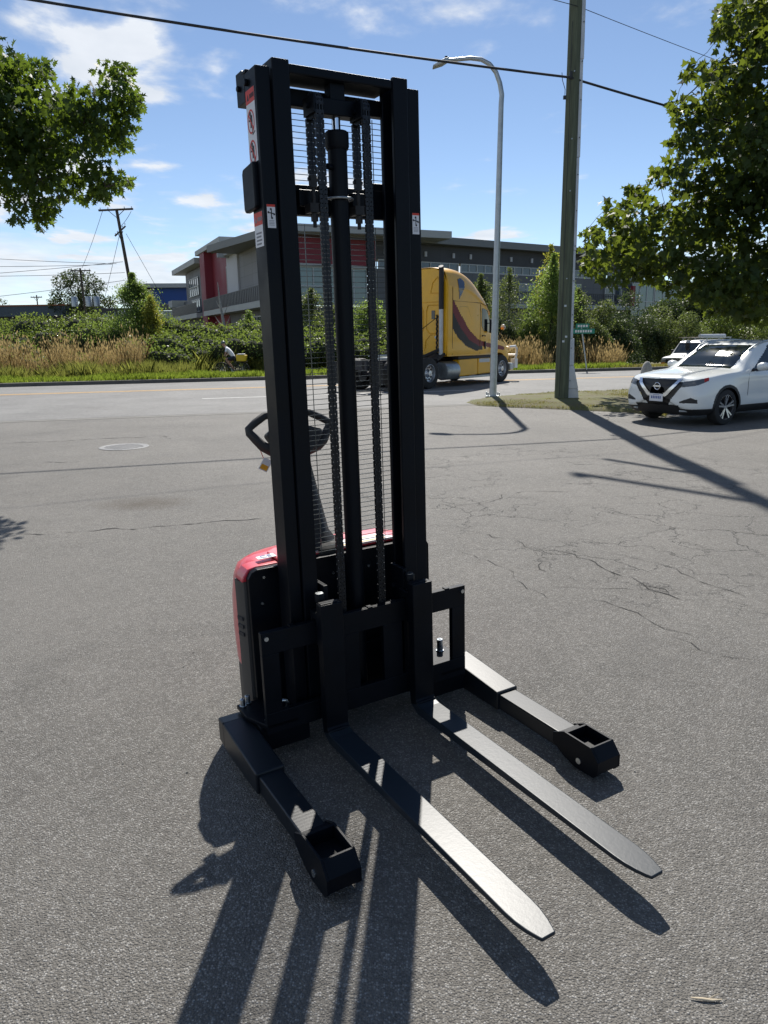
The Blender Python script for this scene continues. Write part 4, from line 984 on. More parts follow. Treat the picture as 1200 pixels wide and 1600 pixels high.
    ob.matrix_world = Matrix.Translation(t.location) @ Matrix.Rotation(t.rotation_euler.z, 4, 'Z'); tag(ob, 'tan timber plank poking forward over the cab of the white van', 'plank')
build_van()

# ------------------------------------------------------------------ yellow truck tractor
def build_truck():
    t = empty('semi_truck', label='yellow sleeper-cab tractor unit without trailer turning onto the road behind the stacker', cat='truck')
    hd = math.atan2(.758, .652); t.location = (1.62, 25.2, 0); t.rotation_euler = (0, 0, hd)
    # local: x forward, y left; right tyre faces at y = 0 -> centre line y = 1.22
    yel = mat('truck_yellow_paint', (0.80, 0.42, 0.010), rough=.34, coat=.3, var=.10, scale=1.5); blk = MT['plastic']; gls = glass('truck_glass', (.015, .02, .022))
    cab = bpy.data.objects.new('cab_axis', None)
    red_, dkb = mat('stripe_maroon', (.17, .012, .02), rough=.4, spec=.3), mat('stripe_black', (.012, .012, .016), rough=.4, spec=.3)
    # shell net, half sections about centre line; points bottom centre .. top centre
    def sec(x, zb, yw, zr, yr, zt): return [(x, 0, zb), (x, yw * .9, zb), (x, yw, zb + .06), (x, yw, zb + .5), (x, yw, (zb + zr) / 2), (x, yw * .995, zr - .25), (x, yw * .985, zr), (x, yr, zr + (zt - zr) * .72), (x, yr * .6, zt), (x, 0, zt + .02)]
    net = [sec(1.02, 1.08, 1.16, 3.5, 1.02, 4.02), sec(1.06, 1.06, 1.20, 3.5, 1.05, 4.04), sec(1.6, 1.06, 1.22, 3.45, 1.05, 4.06), sec(2.1, 1.06, 1.22, 3.42, 1.03, 4.0), sec(2.6, 1.06, 1.22, 3.28, 1.0, 3.84), sec(3.05, 1.06, 1.21, 3.06, .98, 3.56), sec(3.4, 1.06, 1.19, 2.88, .96, 3.22), sec(3.62, 1.06, 1.16, 2.66, .94, 2.90),
           sec(3.78, 1.06, 1.13, 2.36, .92, 2.46), sec(3.95, 1.06, 1.10, 2.05, .90, 2.14), sec(4.12, 1.06, 1.08, 1.82, .88, 1.90), sec(4.45, 1.06, 1.06, 1.62, .85, 1.78), sec(4.9, 1.0, 1.04, 1.40, .80, 1.62), sec(5.25, .80, 1.0, 1.15, .72, 1.36), sec(5.42, .62, .92, .95, .62, 1.06), sec(5.50, .5, .4, .7, .3, .8)]
    sw = [(1.25, 2.62), (1.75, 2.05), (2.3, 1.62), (2.9, 1.40), (3.4, 1.36), (5.0, 1.20), (5.0, 1.33), (4.4, 1.42), (3.4, 1.52), (2.9, 1.62), (2.3, 1.96), (1.75, 2.5), (1.25, 3.05)]
    sb = [(1.25, 2.10), (1.6, 1.78), (2.1, 1.44), (2.75, 1.20), (3.3, 1.24), (3.3, 1.36), (2.9, 1.42), (2.3, 1.62), (1.75, 2.05), (1.25, 2.62)]
    sb = [(1.25, 2.02), (1.6, 1.70), (2.1, 1.40), (2.75, 1.22), (3.2, 1.27), (3.2, 1.44), (2.9, 1.48), (2.3, 1.70), (1.75, 2.15), (1.25, 2.75)]
    dw = [(3.12, 2.72), (3.52, 2.66), (3.80, 2.20), (3.84, 1.88), (3.26, 1.92), (3.12, 2.1)]
    tear = [(1.62, 3.66), (1.85, 3.70), (2.02, 3.58), (1.95, 3.35), (1.80, 3.16), (1.64, 3.0)]
    def cl(c, n):
        x, y, z = c; ay = abs(y)
        if math.hypot(x - 4.62, z - .52) < .60 and ay > .6: return None
        if ay > .85:
            if inpoly(dw, x, z): return 'side'
            if 1.0 < x and inpoly(tear, x, z): return 'tear'
            if inpoly(sw, x, z): return 'red'
            if inpoly(sb, x, z): return 'blk'
        if 3.64 < x < 4.06 and 1.95 < z < 2.78 and ay < .98: return 'wind'
        if x > 5.36 and ay < .5 and .65 < z < 1.1: return 'grille'
        return 'body'
    piv = empty('cab', (0, 1.22, 0)); piv.parent = t
    o = loft(net, 230, 130, cl, dict(body=('cab_body', yel, 0, None), side=('side_window', gls, -.01, None), tear=('teardrop_window', glass('blue_glass', (.03, .045, .10)), -.01, None), red=('maroon_stripe', red_, .003, None), blk=('black_stripe', dkb, .003, None), wind=('windshield', gls, -.01, None), grille=('grille', blk, .0, None)), t, 40)
    for q in o.values(): q.location.y = 1.22 if q.parent == t else 0
    bpy.data.objects.remove(piv)
    # rear wall closing panel with pressed ribs and hatches
    mb = MB(); mb.prism([(.06, 1.12), (.03, 3.45), (.22, 3.88), (.6, 4.02), (1.84, 4.02), (2.22, 3.88), (2.41, 3.45), (2.38, 1.12)], 'x', .99, 1.03)
    rw = mb.build('rear_wall', yel, t, bevel=.03)
    def rib(pts, r_=.02): MB().tube([(.985, a, b) for a, b in pts], r_, 6).build('pressed_rib', yel, rw, smooth=60)
    rib([(.20, 3.2), (.75, 3.2), (.65, 3.55), (.45, 3.72), (.32, 3.55), (.20, 3.2)]); rib([(.2, 2.9), (2.2, 2.9)], .012)
    rib([(.35, 2.8), (.85, 2.8), (.92, 2.6), (.92, 2.0), (.80, 1.85), (.35, 1.85), (.28, 2.0), (.28, 2.6), (.35, 2.8)]); rib([(1.15, 2.8), (1.6, 2.8), (1.68, 2.6), (1.68, 2.0), (1.55, 1.85), (1.15, 1.85), (1.05, 2.0), (1.05, 2.6), (1.15, 2.8)])
    rib([(.25, 1.5), (.35, 1.75), (.75, 1.8), (.95, 1.6), (1.0, 1.25)])
    for yy in (.62, 1.18): MB().box(.97, .995, yy - .07, yy + .07, 2.33, 2.62).build('rear_window', gls, rw)
    MB().lathe((.985, .50, 1.72), (-1, 0, 0), [(0, .06), (.01, .06), (.012, .001)], 6).build('wall_badge', MT['galv'], rw)
    # side fairing, step, tank
    for y0, y1, s in ((0.02, .30, 1), (2.14, 2.42, -1)):
        mb = MB(); mb.prism([(1.75, .34), (1.72, .93), (2.9, .95), (2.92, .37)], 'y', y0, y1); mb.prism([(2.94, .37), (2.94, .95), (4.0, .95), (4.0, .40)], 'y', y0, y1)
        fa = mb.build('side_fairing', yel, t, bevel=.03)
        mb = MB(); mb.box(1.70, 4.0, y0 + .02, y1, .955, 1.04); mb.build('door_sill', MT['ink'], t)
        mb = MB(); mb.box(1.78, 4.02, y0 - .004, y1, .26, .335) ; mb.build('skirt_trim', MT['galv'], t, bevel=.01)
        mb = MB(); mb.box(3.0, 3.7, y0 - .012, y0 + .02 if s > 0 else y1 + .012, .80, .93); mb.build('step_tread', MT['galvlight'], fa)
        ct = (y0 + y1) / 2 + s * .12
        mb = MB(); mb.lathe((1.0, ct, .56), (1, 0, 0), [(0, 0.001), (-.02, .2), (0, .30), (.04, .325), (.72, .325), (.74, .0)], 32); mb.build('fuel_tank', MT['galv'], t, smooth=40)
    mb = MB()
    for pl_ in ([(1.3, 2.93), (3.0, 2.90), (3.5, 2.80)], [(3.02, 1.12), (3.02, 2.86)], [(3.88, 1.12), (3.92, 1.8)], [(1.55, 1.18), (2.2, 1.18), (2.2, 1.34)], [(1.55, 1.18), (1.55, 1.62)], [(1.7, 2.75), (1.72, 2.2)], [(1.7, 2.75), (2.2, 2.75), (2.45, 2.3), (2.5, 1.85)], [(1.28, 1.1), (1.28, 3.4)]):
        mb.tube([(a, .012 + max(0, a - 3.2) * .05, b_) for a, b_ in pl_], .013, 5)
    mb.build('panel_seam', mat('seam_shadow', (.16, .08, .01), rough=.6), t)
    MB().tube([(3.12, -.02, 1.72), (3.12, -.035, 1.76), (3.30, -.035, 1.76), (3.30, -.02, 1.72)], .018, 6).build('door_handle', blk, t)
    mb = MB(); mb.box(3.33, 3.40, -.01, .06, 1.28, 1.55); mb.build('grab_handle', blk, t)
    # chassis, fifth wheel, mudflaps, catwalk
    mb = MB()
    for yy in (.80, 1.58): mb.box(-2.45, 5.0, yy, yy + .08, .74, 1.0)
    mb.box(-2.45, -2.38, .7, 1.75, .72, 1.02); mb.box(.2, .3, .8, 1.66, .8, .98); mb.build('frame', MT['ink'], t)
    mb = MB(); mb.prism([(-1.3, .8), (-.2, .72), (0, .95), (0, 1.5), (-.2, 1.72), (-1.3, 1.64), (-.7, 1.3), (-.7, 1.14)], 'z', 1.10, 1.16); mb.bar((-.9, .9, 1.02), (-.9, 1.55, 1.02), .3, .12); mb.build('fifth_wheel', MT['galv'], t)
    for yy in (0.05, 1.85):
        mb = MB(); mb.box(-2.42, -2.40, yy, yy + .55, .25, .98); mb.build('mudflap', MT['rubber'], t)
    mb = MB(); mb.bar((.55, .35, .95), (.98, .35, 1.15), .5, .08); mb.tube([(.2, .5, 1.05), (.6, .35, 1.2), (.93, .3, 1.3)], .06, 8); mb.tube([(.93, .36, 2.42), (.5, .9, 1.9), (.1, 1.2, 1.25)], .014, 6)
    zz = 1.1; hp_ = []
    while zz < 2.5: hp_.append((.93 + .02 * math.sin(zz * 40), .42, zz)); zz += .04
    mb.tube(hp_, .035, 6); mb.build('air_lines', MT['rubber'], t)
    # exhaust stack
    mb = MB(); mb.cyl((.90, .22, 1.08), (.90, .22, 2.65), .075, n=20); st = mb.build('exhaust_stack', MT['galvlight'], t, smooth=40)
    MB().tube([(.90, .22, 2.65), (.90, .22, 3.95), (.84, .20, 4.05)], .085, 20).build('stack_shield', MT['ink'], st, smooth=40)
    # wheels: duals at the back
    alu = mat('truck_alu', (.55, .56, .58), rough=.35, metal=.9)
    for xx in (0, -1.32):
        for c_, ax in ((.14, -1), (.47, -1), (2.30, 1), (1.97, 1)):
            wheel(t, (xx, c_, .525), ax, .525, .28, .30, alu, holes=10)
    for c_, ax in ((.16, -1), (2.28, 1)): wheel(t, (4.62, c_, .52), ax, .52, .29, .30, alu, holes=10)
    for xx in (0, -1.32, 4.62): MB().cyl((xx, .3, .52), (xx, 2.1, .52), .09).build('axle', MT['ink'], t)
    # mirrors on the hood, visor lights, bull bar
    for yy, s in ((.22, -1), (2.22, 1)):
        mb = MB(); mb.tube([(4.55, yy, 1.55), (4.68, yy + s * .10, 1.9), (4.72, yy + s * .12, 2.0)], .018, 6); ml = mb.build('hood_mirror_arm', blk, t)
        mb = MB(); mb.lathe((4.74, yy + s * .12, 2.06), (-1, 0, 0), [(-.06, .01), (-.04, .09), (0, .11), (.02, .10), (.02, .001)], 18); mb.build('hood_mirror', MT['galvlight'], ml, smooth=50)
        MB().box(4.64, 4.72, yy + s * .12 - .07, yy + s * .12 + .04, 1.98, 2.06).build('mirror_lamp', MT['orange'], ml)
        mb = MB(); mb.prism([(3.62, 2.72), (3.78, 2.60), (3.80, 2.50), (3.74, 2.52), (3.60, 2.66)], 'y', 1.22 + s * .95, 1.22 + s * 1.12); mb.build('visor_lamp', MT['orange'], t)
        mb = MB(); mb.box(3.60, 3.70, yy + s * .22, yy + s * .36, 1.85, 2.35); mb.bar((3.66, yy + s * .02, 2.2), (3.66, yy + s * .3, 2.2), .03, .03); mb.build('door_mirror', blk, t, bevel=.03)
    wp = mat('white_bar_paint', (.75, .76, .76), rough=.4)
    mb = MB()
    for yy in (.18, 2.26): mb.tube([(5.35, yy, 1.32), (5.80, yy, 1.34), (5.92, yy, 1.24), (5.90, yy, .98), (5.80, yy, .78), (5.80, yy, .62)], .045, 10); mb.box(5.66, 5.86, yy - .1, yy + .1, .50, .86)
    for zz in (.62, 1.0, 1.30): mb.tube([(5.84, .18, zz), (5.84, 2.26, zz)], .04, 8)
    mb.build('bull_bar', wp, t, smooth=40)
    mb = MB(); mb.box(5.35, 5.62, .1, 2.34, .42, .70); mb.build('bumper', MT['galv'], t, bevel=.05)
build_truck()

# ------------------------------------------------------------------ buildings
class Facade:
    def __init__(s, C, D, out): s.C = np.array(C, float); s.D = np.array(D, float) / np.linalg.norm(D); s.Nn = np.array(out, float) / np.linalg.norm(out)
    def P(s, a, d, z): q = s.C + s.D * a + s.Nn * d; return (q[0], q[1], z)
    def box(s, mb, s0, s1, z0, z1, d0, d1):
        return mb.add([s.P(s0, d0, z0), s.P(s1, d0, z0), s.P(s1, d1, z0), s.P(s0, d1, z0), s.P(s0, d0, z1), s.P(s1, d0, z1), s.P(s1, d1, z1), s.P(s0, d1, z1)],
                      [(0, 3, 2, 1), (4, 5, 6, 7), (0, 1, 5, 4), (1, 2, 6, 5), (2, 3, 7, 6), (3, 0, 4, 7)])
    def part(s, name, m_, parent, *bs, **kw):
        mb = MB()
        for b_ in bs: s.box(mb, *b_)
        return mb.build(name, m_, parent, **kw)
def panelmat(name, c, w_=1.2, rough=.6):
    m_ = mat(name, c, rough=rough, var=.08, scale=.6); t = m_.node_tree; L = t.links.new; p = t.nodes['Principled BSDF']
    tc = N(t, 'ShaderNodeTexCoord'); br = N(t, 'ShaderNodeTexBrick', inp={'Scale': 1.0, 'Mortar Size': .012, 'Brick Width': w_, 'Row Height': .9, 'Color1': (1, 1, 1, 1), 'Color2': (.93, .93, .93, 1), 'Mortar': (.55, .55, .55, 1)}); br.offset = 0.0
    mp = N(t, 'ShaderNodeMapping'); mp.inputs['Rotation'].default_value = (R(90), 0, 0); L(tc.outputs['Object'], mp.inputs[0]); L(mp.outputs[0], br.inputs['Vector'])
    mx = N(t, 'ShaderNodeMixRGB', blend_type='MULTIPLY', inp={0: 1.0}); src = p.inputs['Base Color'].links[0].from_socket
    L(src, mx.inputs[1]); L(br.outputs[0], mx.inputs[2]); L(mx.outputs[0], p.inputs['Base Color']); return m_
def buildings():
    grey = panelmat('grey_panel', (.20, .20, .21)); dk = panelmat('charcoal_panel', (.05, .052, .06), 1.8); mid = panelmat('mid_grey_panel', (.12, .125, .135))
    red = mat('red_wall', (.20, .02, .035), rough=.6, var=.08, scale=.5); white = mat('white_render', (.48, .49, .52), rough=.7, var=.06, scale=.5)
    slab = mat('pale_roof_edge', (.36, .38, .38), rough=.6, var=.1, scale=.3); rail = mat('railing', (.03, .032, .036), rough=.5)
    gls = mat('window_glass', (.06, .085, .10), rough=.05, spec=.9, var=.3, scale=.25); ggl = mat('green_glass', (.16, .24, .235), rough=.08, spec=.8, var=.2, scale=.2); fr = mat('window_frame', (.45, .47, .47), rough=.5)
    C = (-7.5, 58.0)
    t = empty('office_building', (C[0], C[1], 0), 0, 'long grey two storey office building with red fin and balconies beyond the bushes', 'building')
    def fx(o): o.matrix_world = Matrix.Translation((0, 0, 0)); return o
    f1 = Facade((0, 0), (-.40, .917), (-.917, -.40)); f2 = Facade((0, 0), (.838, .545), (.545, -.838))
    # walls, 1st facade (left)
    f1.part('wall', grey, t, (0, 18.0, 4.2, 9.6, -.4, 0)); f1.part('wall', mid, t, (0, 48, -.5, 4.2, -.4, -.02))
    f1.part('white_panel', white, t, (14.0, 18.6, 4.75, 9.9, .002, .15)); f1.part('wall', mid, t, (30, 44, 4.2, 9.9, -.4, 0)); f1.part('red_fin', red, t, (19.0, 30, -.3, 10.5, -.5, .05), (26.0, 28.6, -.3, 10.7, .06, .9))
    f1.part('roof_edge', slab, t, (-1.0, 18.8, 9.45, 10.0, -14, .7)); f1.part('roof_edge', slab, t, (17.2, 30.6, 10.72, 11.2, -12, 1.0), (17.2, 17.5, 9.3, 10.7, -12, 1.25)); f1.part('roof_edge', slab, t, (30.7, 48, 10.0, 10.6, -12, 1.1))
    f1.part('balcony', slab, t, (1, 26, 4.15, 4.65, .03, 1.3), (30.3, 49, 4.15, 4.65, .03, 1.3))
    bl = MB(); 
    for a, b_ in ((1, 26), (30.4, 49)):
        x = a
        while x < b_: f1.box(bl, x, x + .42, 4.7, 5.75, 1.20, 1.24); x += .62
        f1.box(bl, a, b_, 5.75, 5.82, 1.18, 1.26)
    bl.build('railing', rail, t)
    def window(f, s0, s1, z0, z1, n_, d=.03, gm=gls, rows=1):
        w_ = f.part('window', gm, t, (s0, s1, z0, z1, d, d + .03)); mb = MB()
        for k_ in range(n_ + 1):
            x = s0 + (s1 - s0) * k_ / n_; f.box(mb, x - .05, x + .05, z0, z1, d + .035, d + .09)
        for k_ in range(rows + 1):
            z = z0 + (z1 - z0) * k_ / rows; f.box(mb, s0 - .05, s1 + .05, z - .05, z + .05, d + .036, d + .095)
        mb.build('window_frame', fr, w_)
    window(f1, 34.8, 41.5, 6.9, 8.9, 5, rows=2); window(f1, 34.5, 40, 5.0, 6.4, 4); window(f1, 36, 43, 1.6, 3.3, 3); window(f1, 3, 9.5, 1.8, 3.6, 4); window(f1, 18.7, 19.0, 5, 8.6, 1)
    f1.part('canopy', slab, t, (49.2, 52.5, 6.0, 6.9, -1, 1.2)); f1.part('column', slab, t, (49.3, 50.4, -.5, 6.0, .2, .9)); f1.part('end_wall', mid, t, (44.2, 52.2, -.5, 6.7, -8, -.41))
    # 2nd facade (right)
    f2.part('wall', red, t, (.05, 8.4, 7.35, 9.3, -.3, 0)); f2.part('wall', dk, t, (8.4, 52, 7.95, 9.3, -.3, .0)); f2.part('wall', mid, t, (8.4, 52, 4.2, 7.2, -.3, 0)); f2.part('wall', mid, t, (.05, 52, -.5, 4.2, -.3, -.02)); f2.part('sill_band', slab, t, (.05, 8.4, 7.15, 7.345, -.3, .06))
    f2.part('roof_edge', mat('dark_roof_edge', (.17, .18, .185), rough=.6), t, (-.6, 53, 9.32, 9.9, -14, 1.0))
    window(f2, .3, 7.6, 4.3, 7.1, 6, -.2, ggl, 2)
    for a, b_, k_ in ((8.7, 12.6, 4), (13.0, 17.0, 4), (17.3, 21.0, 4), (21.6, 26.7, 5), (27.0, 31.0, 4), (31.4, 36, 4), (36.4, 42, 4)): window(f2, a, b_, 7.25, 7.92, k_, -.1)
    window(f2, 24.2, 26.1, 4.75, 6.45, 2); window(f2, 31, 32.4, 4.75, 6.6, 1, gm=ggl); window(f2, 36, 38.5, 4.75, 6.45, 2)
    window(f2, 39.5, 43.0, 1.5, 6.9, 3, .6, ggl, 3); window(f2, 43.2, 48.6, 1.0, 6.6, 4, .6, ggl, 4)
    f2.part('balcony', slab, t, (21.5, 39, 4.2, 4.6, .02, 1.3)); bl = MB(); x = 21.5
    while x < 39: f2.box(bl, x, x + .06, 4.6, 5.6, 1.22, 1.26); x += .28
    f2.box(bl, 21.5, 39, 5.6, 5.68, 1.2, 1.28); bl.build('railing', rail, t); f2.part('balcony_post', red, t, (38.9, 39.3, 4.6, 6.6, .9, 1.2))
    for a in (9.2, 13.3, 16.3, 18.2, 23.0, 25.6, 28.6): f2.part('wall_vent', white, t, (a, a + .22, 8.35, 8.75, .003, .12))  # small white vents high on the dark wall, not lamps
    # flat roof sheet and back
    A0, A1, A2, A3 = f1.P(0, 0, 9.7), f1.P(48, 0, 9.7), (f1.P(48, 0, 0)[0] + f2.P(52, 0, 0)[0], f1.P(48, 0, 0)[1] + f2.P(52, 0, 0)[1], 9.7), f2.P(52, 0, 9.7)
    MB().prism([(A0[0], A0[1]), (A1[0], A1[1]), (A2[0], A2[1]), (A3[0], A3[1])], 'z', 9.36, 9.6) if False else None
    # blue building
    t = empty('blue_building', (-33, 110, 0), 0, 'two storey building with bright blue upper wall and glazed ground floor', 'building')
    f = Facade((0, 0), (.995, .09), (.09, -.995)); g_ = Facade((0, 0), (-.42, .907), (-.907, -.42))
    f.part('wall', mat('blue_wall', (.012, .07, .30), rough=.55, var=.06, scale=.4), t, (.15, 14, 6.8, 9.0, -.3, 0)); f.part('wall', mid, t, (0, 14, 5.9, 6.78, -.3, .05)); g_.part('wall', grey, t, (0, 16, -.5, 9.0, -.3, 0))
    f.part('roof_edge', slab, t, (-1, 14.4, 9.02, 9.6, -14, .9)); g_.part('roof_edge', slab, t, (-.5, 17, 9.02, 9.5, -.5, .8))
    w_ = f.part('glazing', ggl, t, (.1, 9.2, .2, 5.85, -.2, -.1)); mb = MB()
    for k_ in range(6): f.box(mb, .1 + k_ * 1.8, .22 + k_ * 1.8, .2, 5.85, -.09, .0)
    for z in (1.4, 3.2, 5.0): f.box(mb, .1, 9.2, z, z + .1, -.088, -.01)
    mb.build('window_frame', fr, w_); f.part('wall', white, t, (9.3, 14, -.5, 5.88, -.3, -.02)); g_.part('window', gls, t, (3, 9, 5.6, 8.0, .01, .06)); g_.part('wall', white, t, (12, 24, 7.2, 9.0, -3, -.4))
    # far low shed
    t = empty('low_warehouse', (-41.2, 100, 0), 0, 'low dark blue metal warehouse roof with orange edge seen over the hedge at far left', 'building')
    f = Facade((0, 0), (-.998, .06), (-.06, -.998))
    rib = panelmat('blue_grey_siding', (.05, .075, .105), .5)
    f.part('wall', mat('brown_wall', (.05, .04, .035), rough=.8, var=.2, scale=.5), t, (0, 45, -.5, 4.95, -10, 0)); f.part('fascia', rib, t, (-.4, 45.4, 4.96, 6.25, -10.4, .4)); f.part('roof_trim', mat('rust_trim', (.30, .10, .04), rough=.7), t, (-.5, 45.5, 6.26, 6.42, -10.5, .5))
buildings()

# shop sign on posts between the hedge and the willow
t = empty('shop_sign', (-26.4, 75, 0), R(4), 'black sign board with white leaf emblem and letters, half hidden by the pale tree', 'sign')
MB().box(-1.9, 1.9, -.1, .1, 2.6, 4.85).build('sign_board', mat('sign_black', (.012, .014, .018), rough=.4), t, bevel=.03)
for xx in (-1.5, 1.5): MB().cyl((xx, 0, -.4), (xx, 0, 2.6), .08).build('post', MT['galv'], t)
text_obj('sign_letters', 'OA\nW', .62, MT['sticker'], Matrix.Translation((.78, -.125, 4.05)) @ Matrix.Rotation(R(90), 4, 'X'), t, .01)
mb = MB(); mb.box(.02, .10, -.125, -.105, 3.3, 4.5)
for k_ in range(12):
    a = 2 * math.pi * k_ / 12; mb.bar((-.85 + .12 * math.cos(a), -.12, 3.95 + .12 * math.sin(a)), (-.85 + .46 * math.cos(a), -.12, 3.95 + .46 * math.sin(a)), .07, .02, (0, 1, 0))
mb.build('sign_emblem', mat('emblem_grey', (.35, .42, .42), rough=.5), t)

# ------------------------------------------------------------------ poles and wires
def sag_cable(name, pts, r_, sag, label, cat='cable', n=24, group=None):
    mb = MB(); path = []
    for a, b_ in zip(pts[:-1], pts[1:]):
        a, b_ = np.array(a), np.array(b_)
        for i in range(n): u = i / n; q = a + (b_ - a) * u; q[2] -= sag * 4 * u * (1 - u); path.append(q)
    path.append(np.array(pts[-1])); mb.tube(path, r_, 6)
    return tag(mb.build(name, MT['cable'], smooth=60), label, cat, group)
PB = ground(877, 627); px_, py_ = PB[0], PB[1]
t = empty('utility_pole', (px_, py_, .05), 0, 'tall green-grey treated wood utility pole with a pale cable guard down its right side', 'utility pole')
top = (at(900, 0, py_) - PB); k = 15.0 / top[2]
TX, TY = top[0] * k, 0.0
mb = MB(); n_ = 14; mb.tube([(TX * i / n_, 0, -.1 + 15.1 * i / n_) for i in range(n_ + 1)], [.185 - .05 * i / n_ for i in range(n_ + 1)], 24); mb.build('pole', MT['pole'], t, smooth=50)
def on(z, dx=0, dy=0): return (TX * z / 15.0 + dx, dy, z)
gd = MB()
def guard(z0, z1, r0, r1):
    gd.add([(TX * z / 15.0 + rr + ox, oy, z) for z, rr, w_ in ((z0, r0[0], r0[1]), (z1, r1[0], r1[1])) for ox, oy in ((0, -.07), (w_, -.06), (w_, .06), (0, .07))],
           [(0, 3, 2, 1), (4, 5, 6, 7), (0, 1, 5, 4), (1, 2, 6, 5), (2, 3, 7, 6), (3, 0, 4, 7)])
guard(0, .28, (.12, .33), (.12, .31)); guard(.285, .9, (.12, .31), (.12, .17)); guard(.905, 1.6, (.12, .17), (.125, .15))
for k_ in range(5): guard(1.605 + k_ * 2.2, 3.80 + k_ * 2.2, (.105, .13), (.10, .12))
gd.build('cable_guard', MT['galvlight'], t, bevel=.012)
mb = MB()
for k_ in range(14): mb.cyl(on(.5 + k_ * .85, .19, -.075), on(.5 + k_ * .85, .19, -.095), .012, n=8)
mb.build('guard_screw', MT['ink'], t)
mb = MB(); mb.tube([on(z, -.10, -.165 + .003 * z) for z in np.linspace(.1, 9, 12)], .006, 5); mb.build('ground_wire', MT['cable'], t)
mb = MB()
for z_, dx_ in ((1.5, -.05), (1.62, .02), (2.4, -.03)): mb.box(on(z_, dx_)[0] - .03, on(z_, dx_)[0] + .03, -.186, -.178, z_, z_ + .05)
for z_ in (3.1, 5.2, 6.4, 7.9): mb.cyl(on(z_, -.02, -.15), on(z_, -.02, -.20), .016, n=8)
mb.build('pole_tag', MT['galv'], t)
mb = MB(); mb.bar(on(12.0, 0, .1), on(12.0, -.8, 1.55), .09, .11); mb.build('crossarm', MT['oldwood'], t)
mb = MB(); mb.bar(on(13.8, -1.43, 2.0), on(13.8, 1.43, -2.0), .1, .12); ca = mb.build('crossarm', MT['oldwood'], t)
mb = MB(); mb.lathe(on(13.85, -1.38, 1.93), (0, 0, 1), [(0, .09), (.12, .11), (.2, .07), (.3, .02)], 12); mb.build('insulator', MT['galvlight'], ca)
CZ = at(886, 125, py_)[2]
CP = np.array([px_, py_, 0]) + np.array(on(CZ, -.14, -.19))
mb = MB(); q = np.array(on(CZ, -.10, -.15)); mb.box(q[0] - .03, q[0] + .03, q[1] - .06, q[1] + .03, q[2] - .05, q[2] + .08); mb.tube([q + np.array([-.22, -.03, .06]), q + np.array([-.20, -.02, -.1]), q + np.array([-.12, 0, -.30]), q + np.array([-.12, 0, -.42])], .008, 6); mb.box(q[0] - .155, q[0] - .085, q[1] - .03, q[1] + .03, q[2] - .52, q[2] - .44); mb.build('cable_clamp', MT['cable'], t)
LP = at(40, -2, 16.8); RP = at(1300, 232, 24.0)
sag_cable('overhead_cable', [tuple(LP + (LP - CP) * .9), tuple(LP), tuple(CP), tuple(RP)], .028, .06, 'thick black overhead cable running past the lamp head to the wooden pole', n=20)
CP2 = np.array([px_, py_, 0]) + np.array(on(9.35, .0, -.16)); q = at(1125, 93, 24.0)
sag_cable('overhead_wire', [tuple(CP2 + np.array([-14, -4.4, 1.6])), tuple(CP2), tuple(CP2 + (q - CP2) * 2.2)], .0075, .05, 'thin wire from the top of the wooden pole down toward the right tree')

# street lamp
LB = ground(770, 621)
t = empty('street_lamp', (LB[0], LB[1], .03), 0, 'galvanised curved-arm street lamp standing between the truck and the wooden pole', 'street lamp')
L1 = at(783, 165, LB[1]) - LB; hx = L1[0] / L1[2]
pts = [(hx * z, 0, z) for z in np.linspace(0, L1[2], 12)]; rad = list(np.linspace(.105, .068, 12))
arm = [(784, 150), (781, 132), (775, 115), (765, 102), (752, 95), (735, 93), (715, 95), (700, 96)]
for i, (u, v) in enumerate(arm): q = at(u, v, LB[1]) - LB; pts.append((q[0], 0, q[2])); rad.append(.066 - .003 * i)
mb = MB(); mb.tube(pts, rad, 20); mb.build('pole', MT['galv'], t, smooth=40)
mb = MB(); mb.box(-.2, .2, -.2, .2, .0, .03)
for a in (-1, 1):
    for b_ in (-1, 1): mb.cyl((a * .16, b_ * .16, .03), (a * .16, b_ * .16, .12), .022, n=8)
mb.build('base_plate', MT['galv'], t, bevel=.004)
e0 = np.array(pts[-1]); e1 = at(676, 107, LB[1]) - LB
mb = MB(); d = np.array([e1[0], 0, e1[2]]) - e0
mb.add([tuple(e0 + d * a + np.array([0, b_, c_])) for a, w_, c0, c1 in ((-.05, .08, -.04, .06), (.35, .15, -.05, .05), (1.0, .13, -.025, .02)) for b_, c_ in ((-w_, c0), (w_, c0), (w_, c1), (-w_, c1))],
       [(0, 3, 2, 1), (8, 9, 10, 11)] + [(i + j, i + (j + 1) % 4, i + 4 + (j + 1) % 4, i + 4 + j) for i in (0, 4) for j in range(4)])
hd_ = mb.build('lamp_head', MT['galv'], t, bevel=.02)
MB().cyl(tuple(e0 + d * .12 + np.array([0, 0, .04])), tuple(e0 + d * .12 + np.array([0, 0, .11])), .04, n=12).build('photocell', MT['plastic'], hd_)

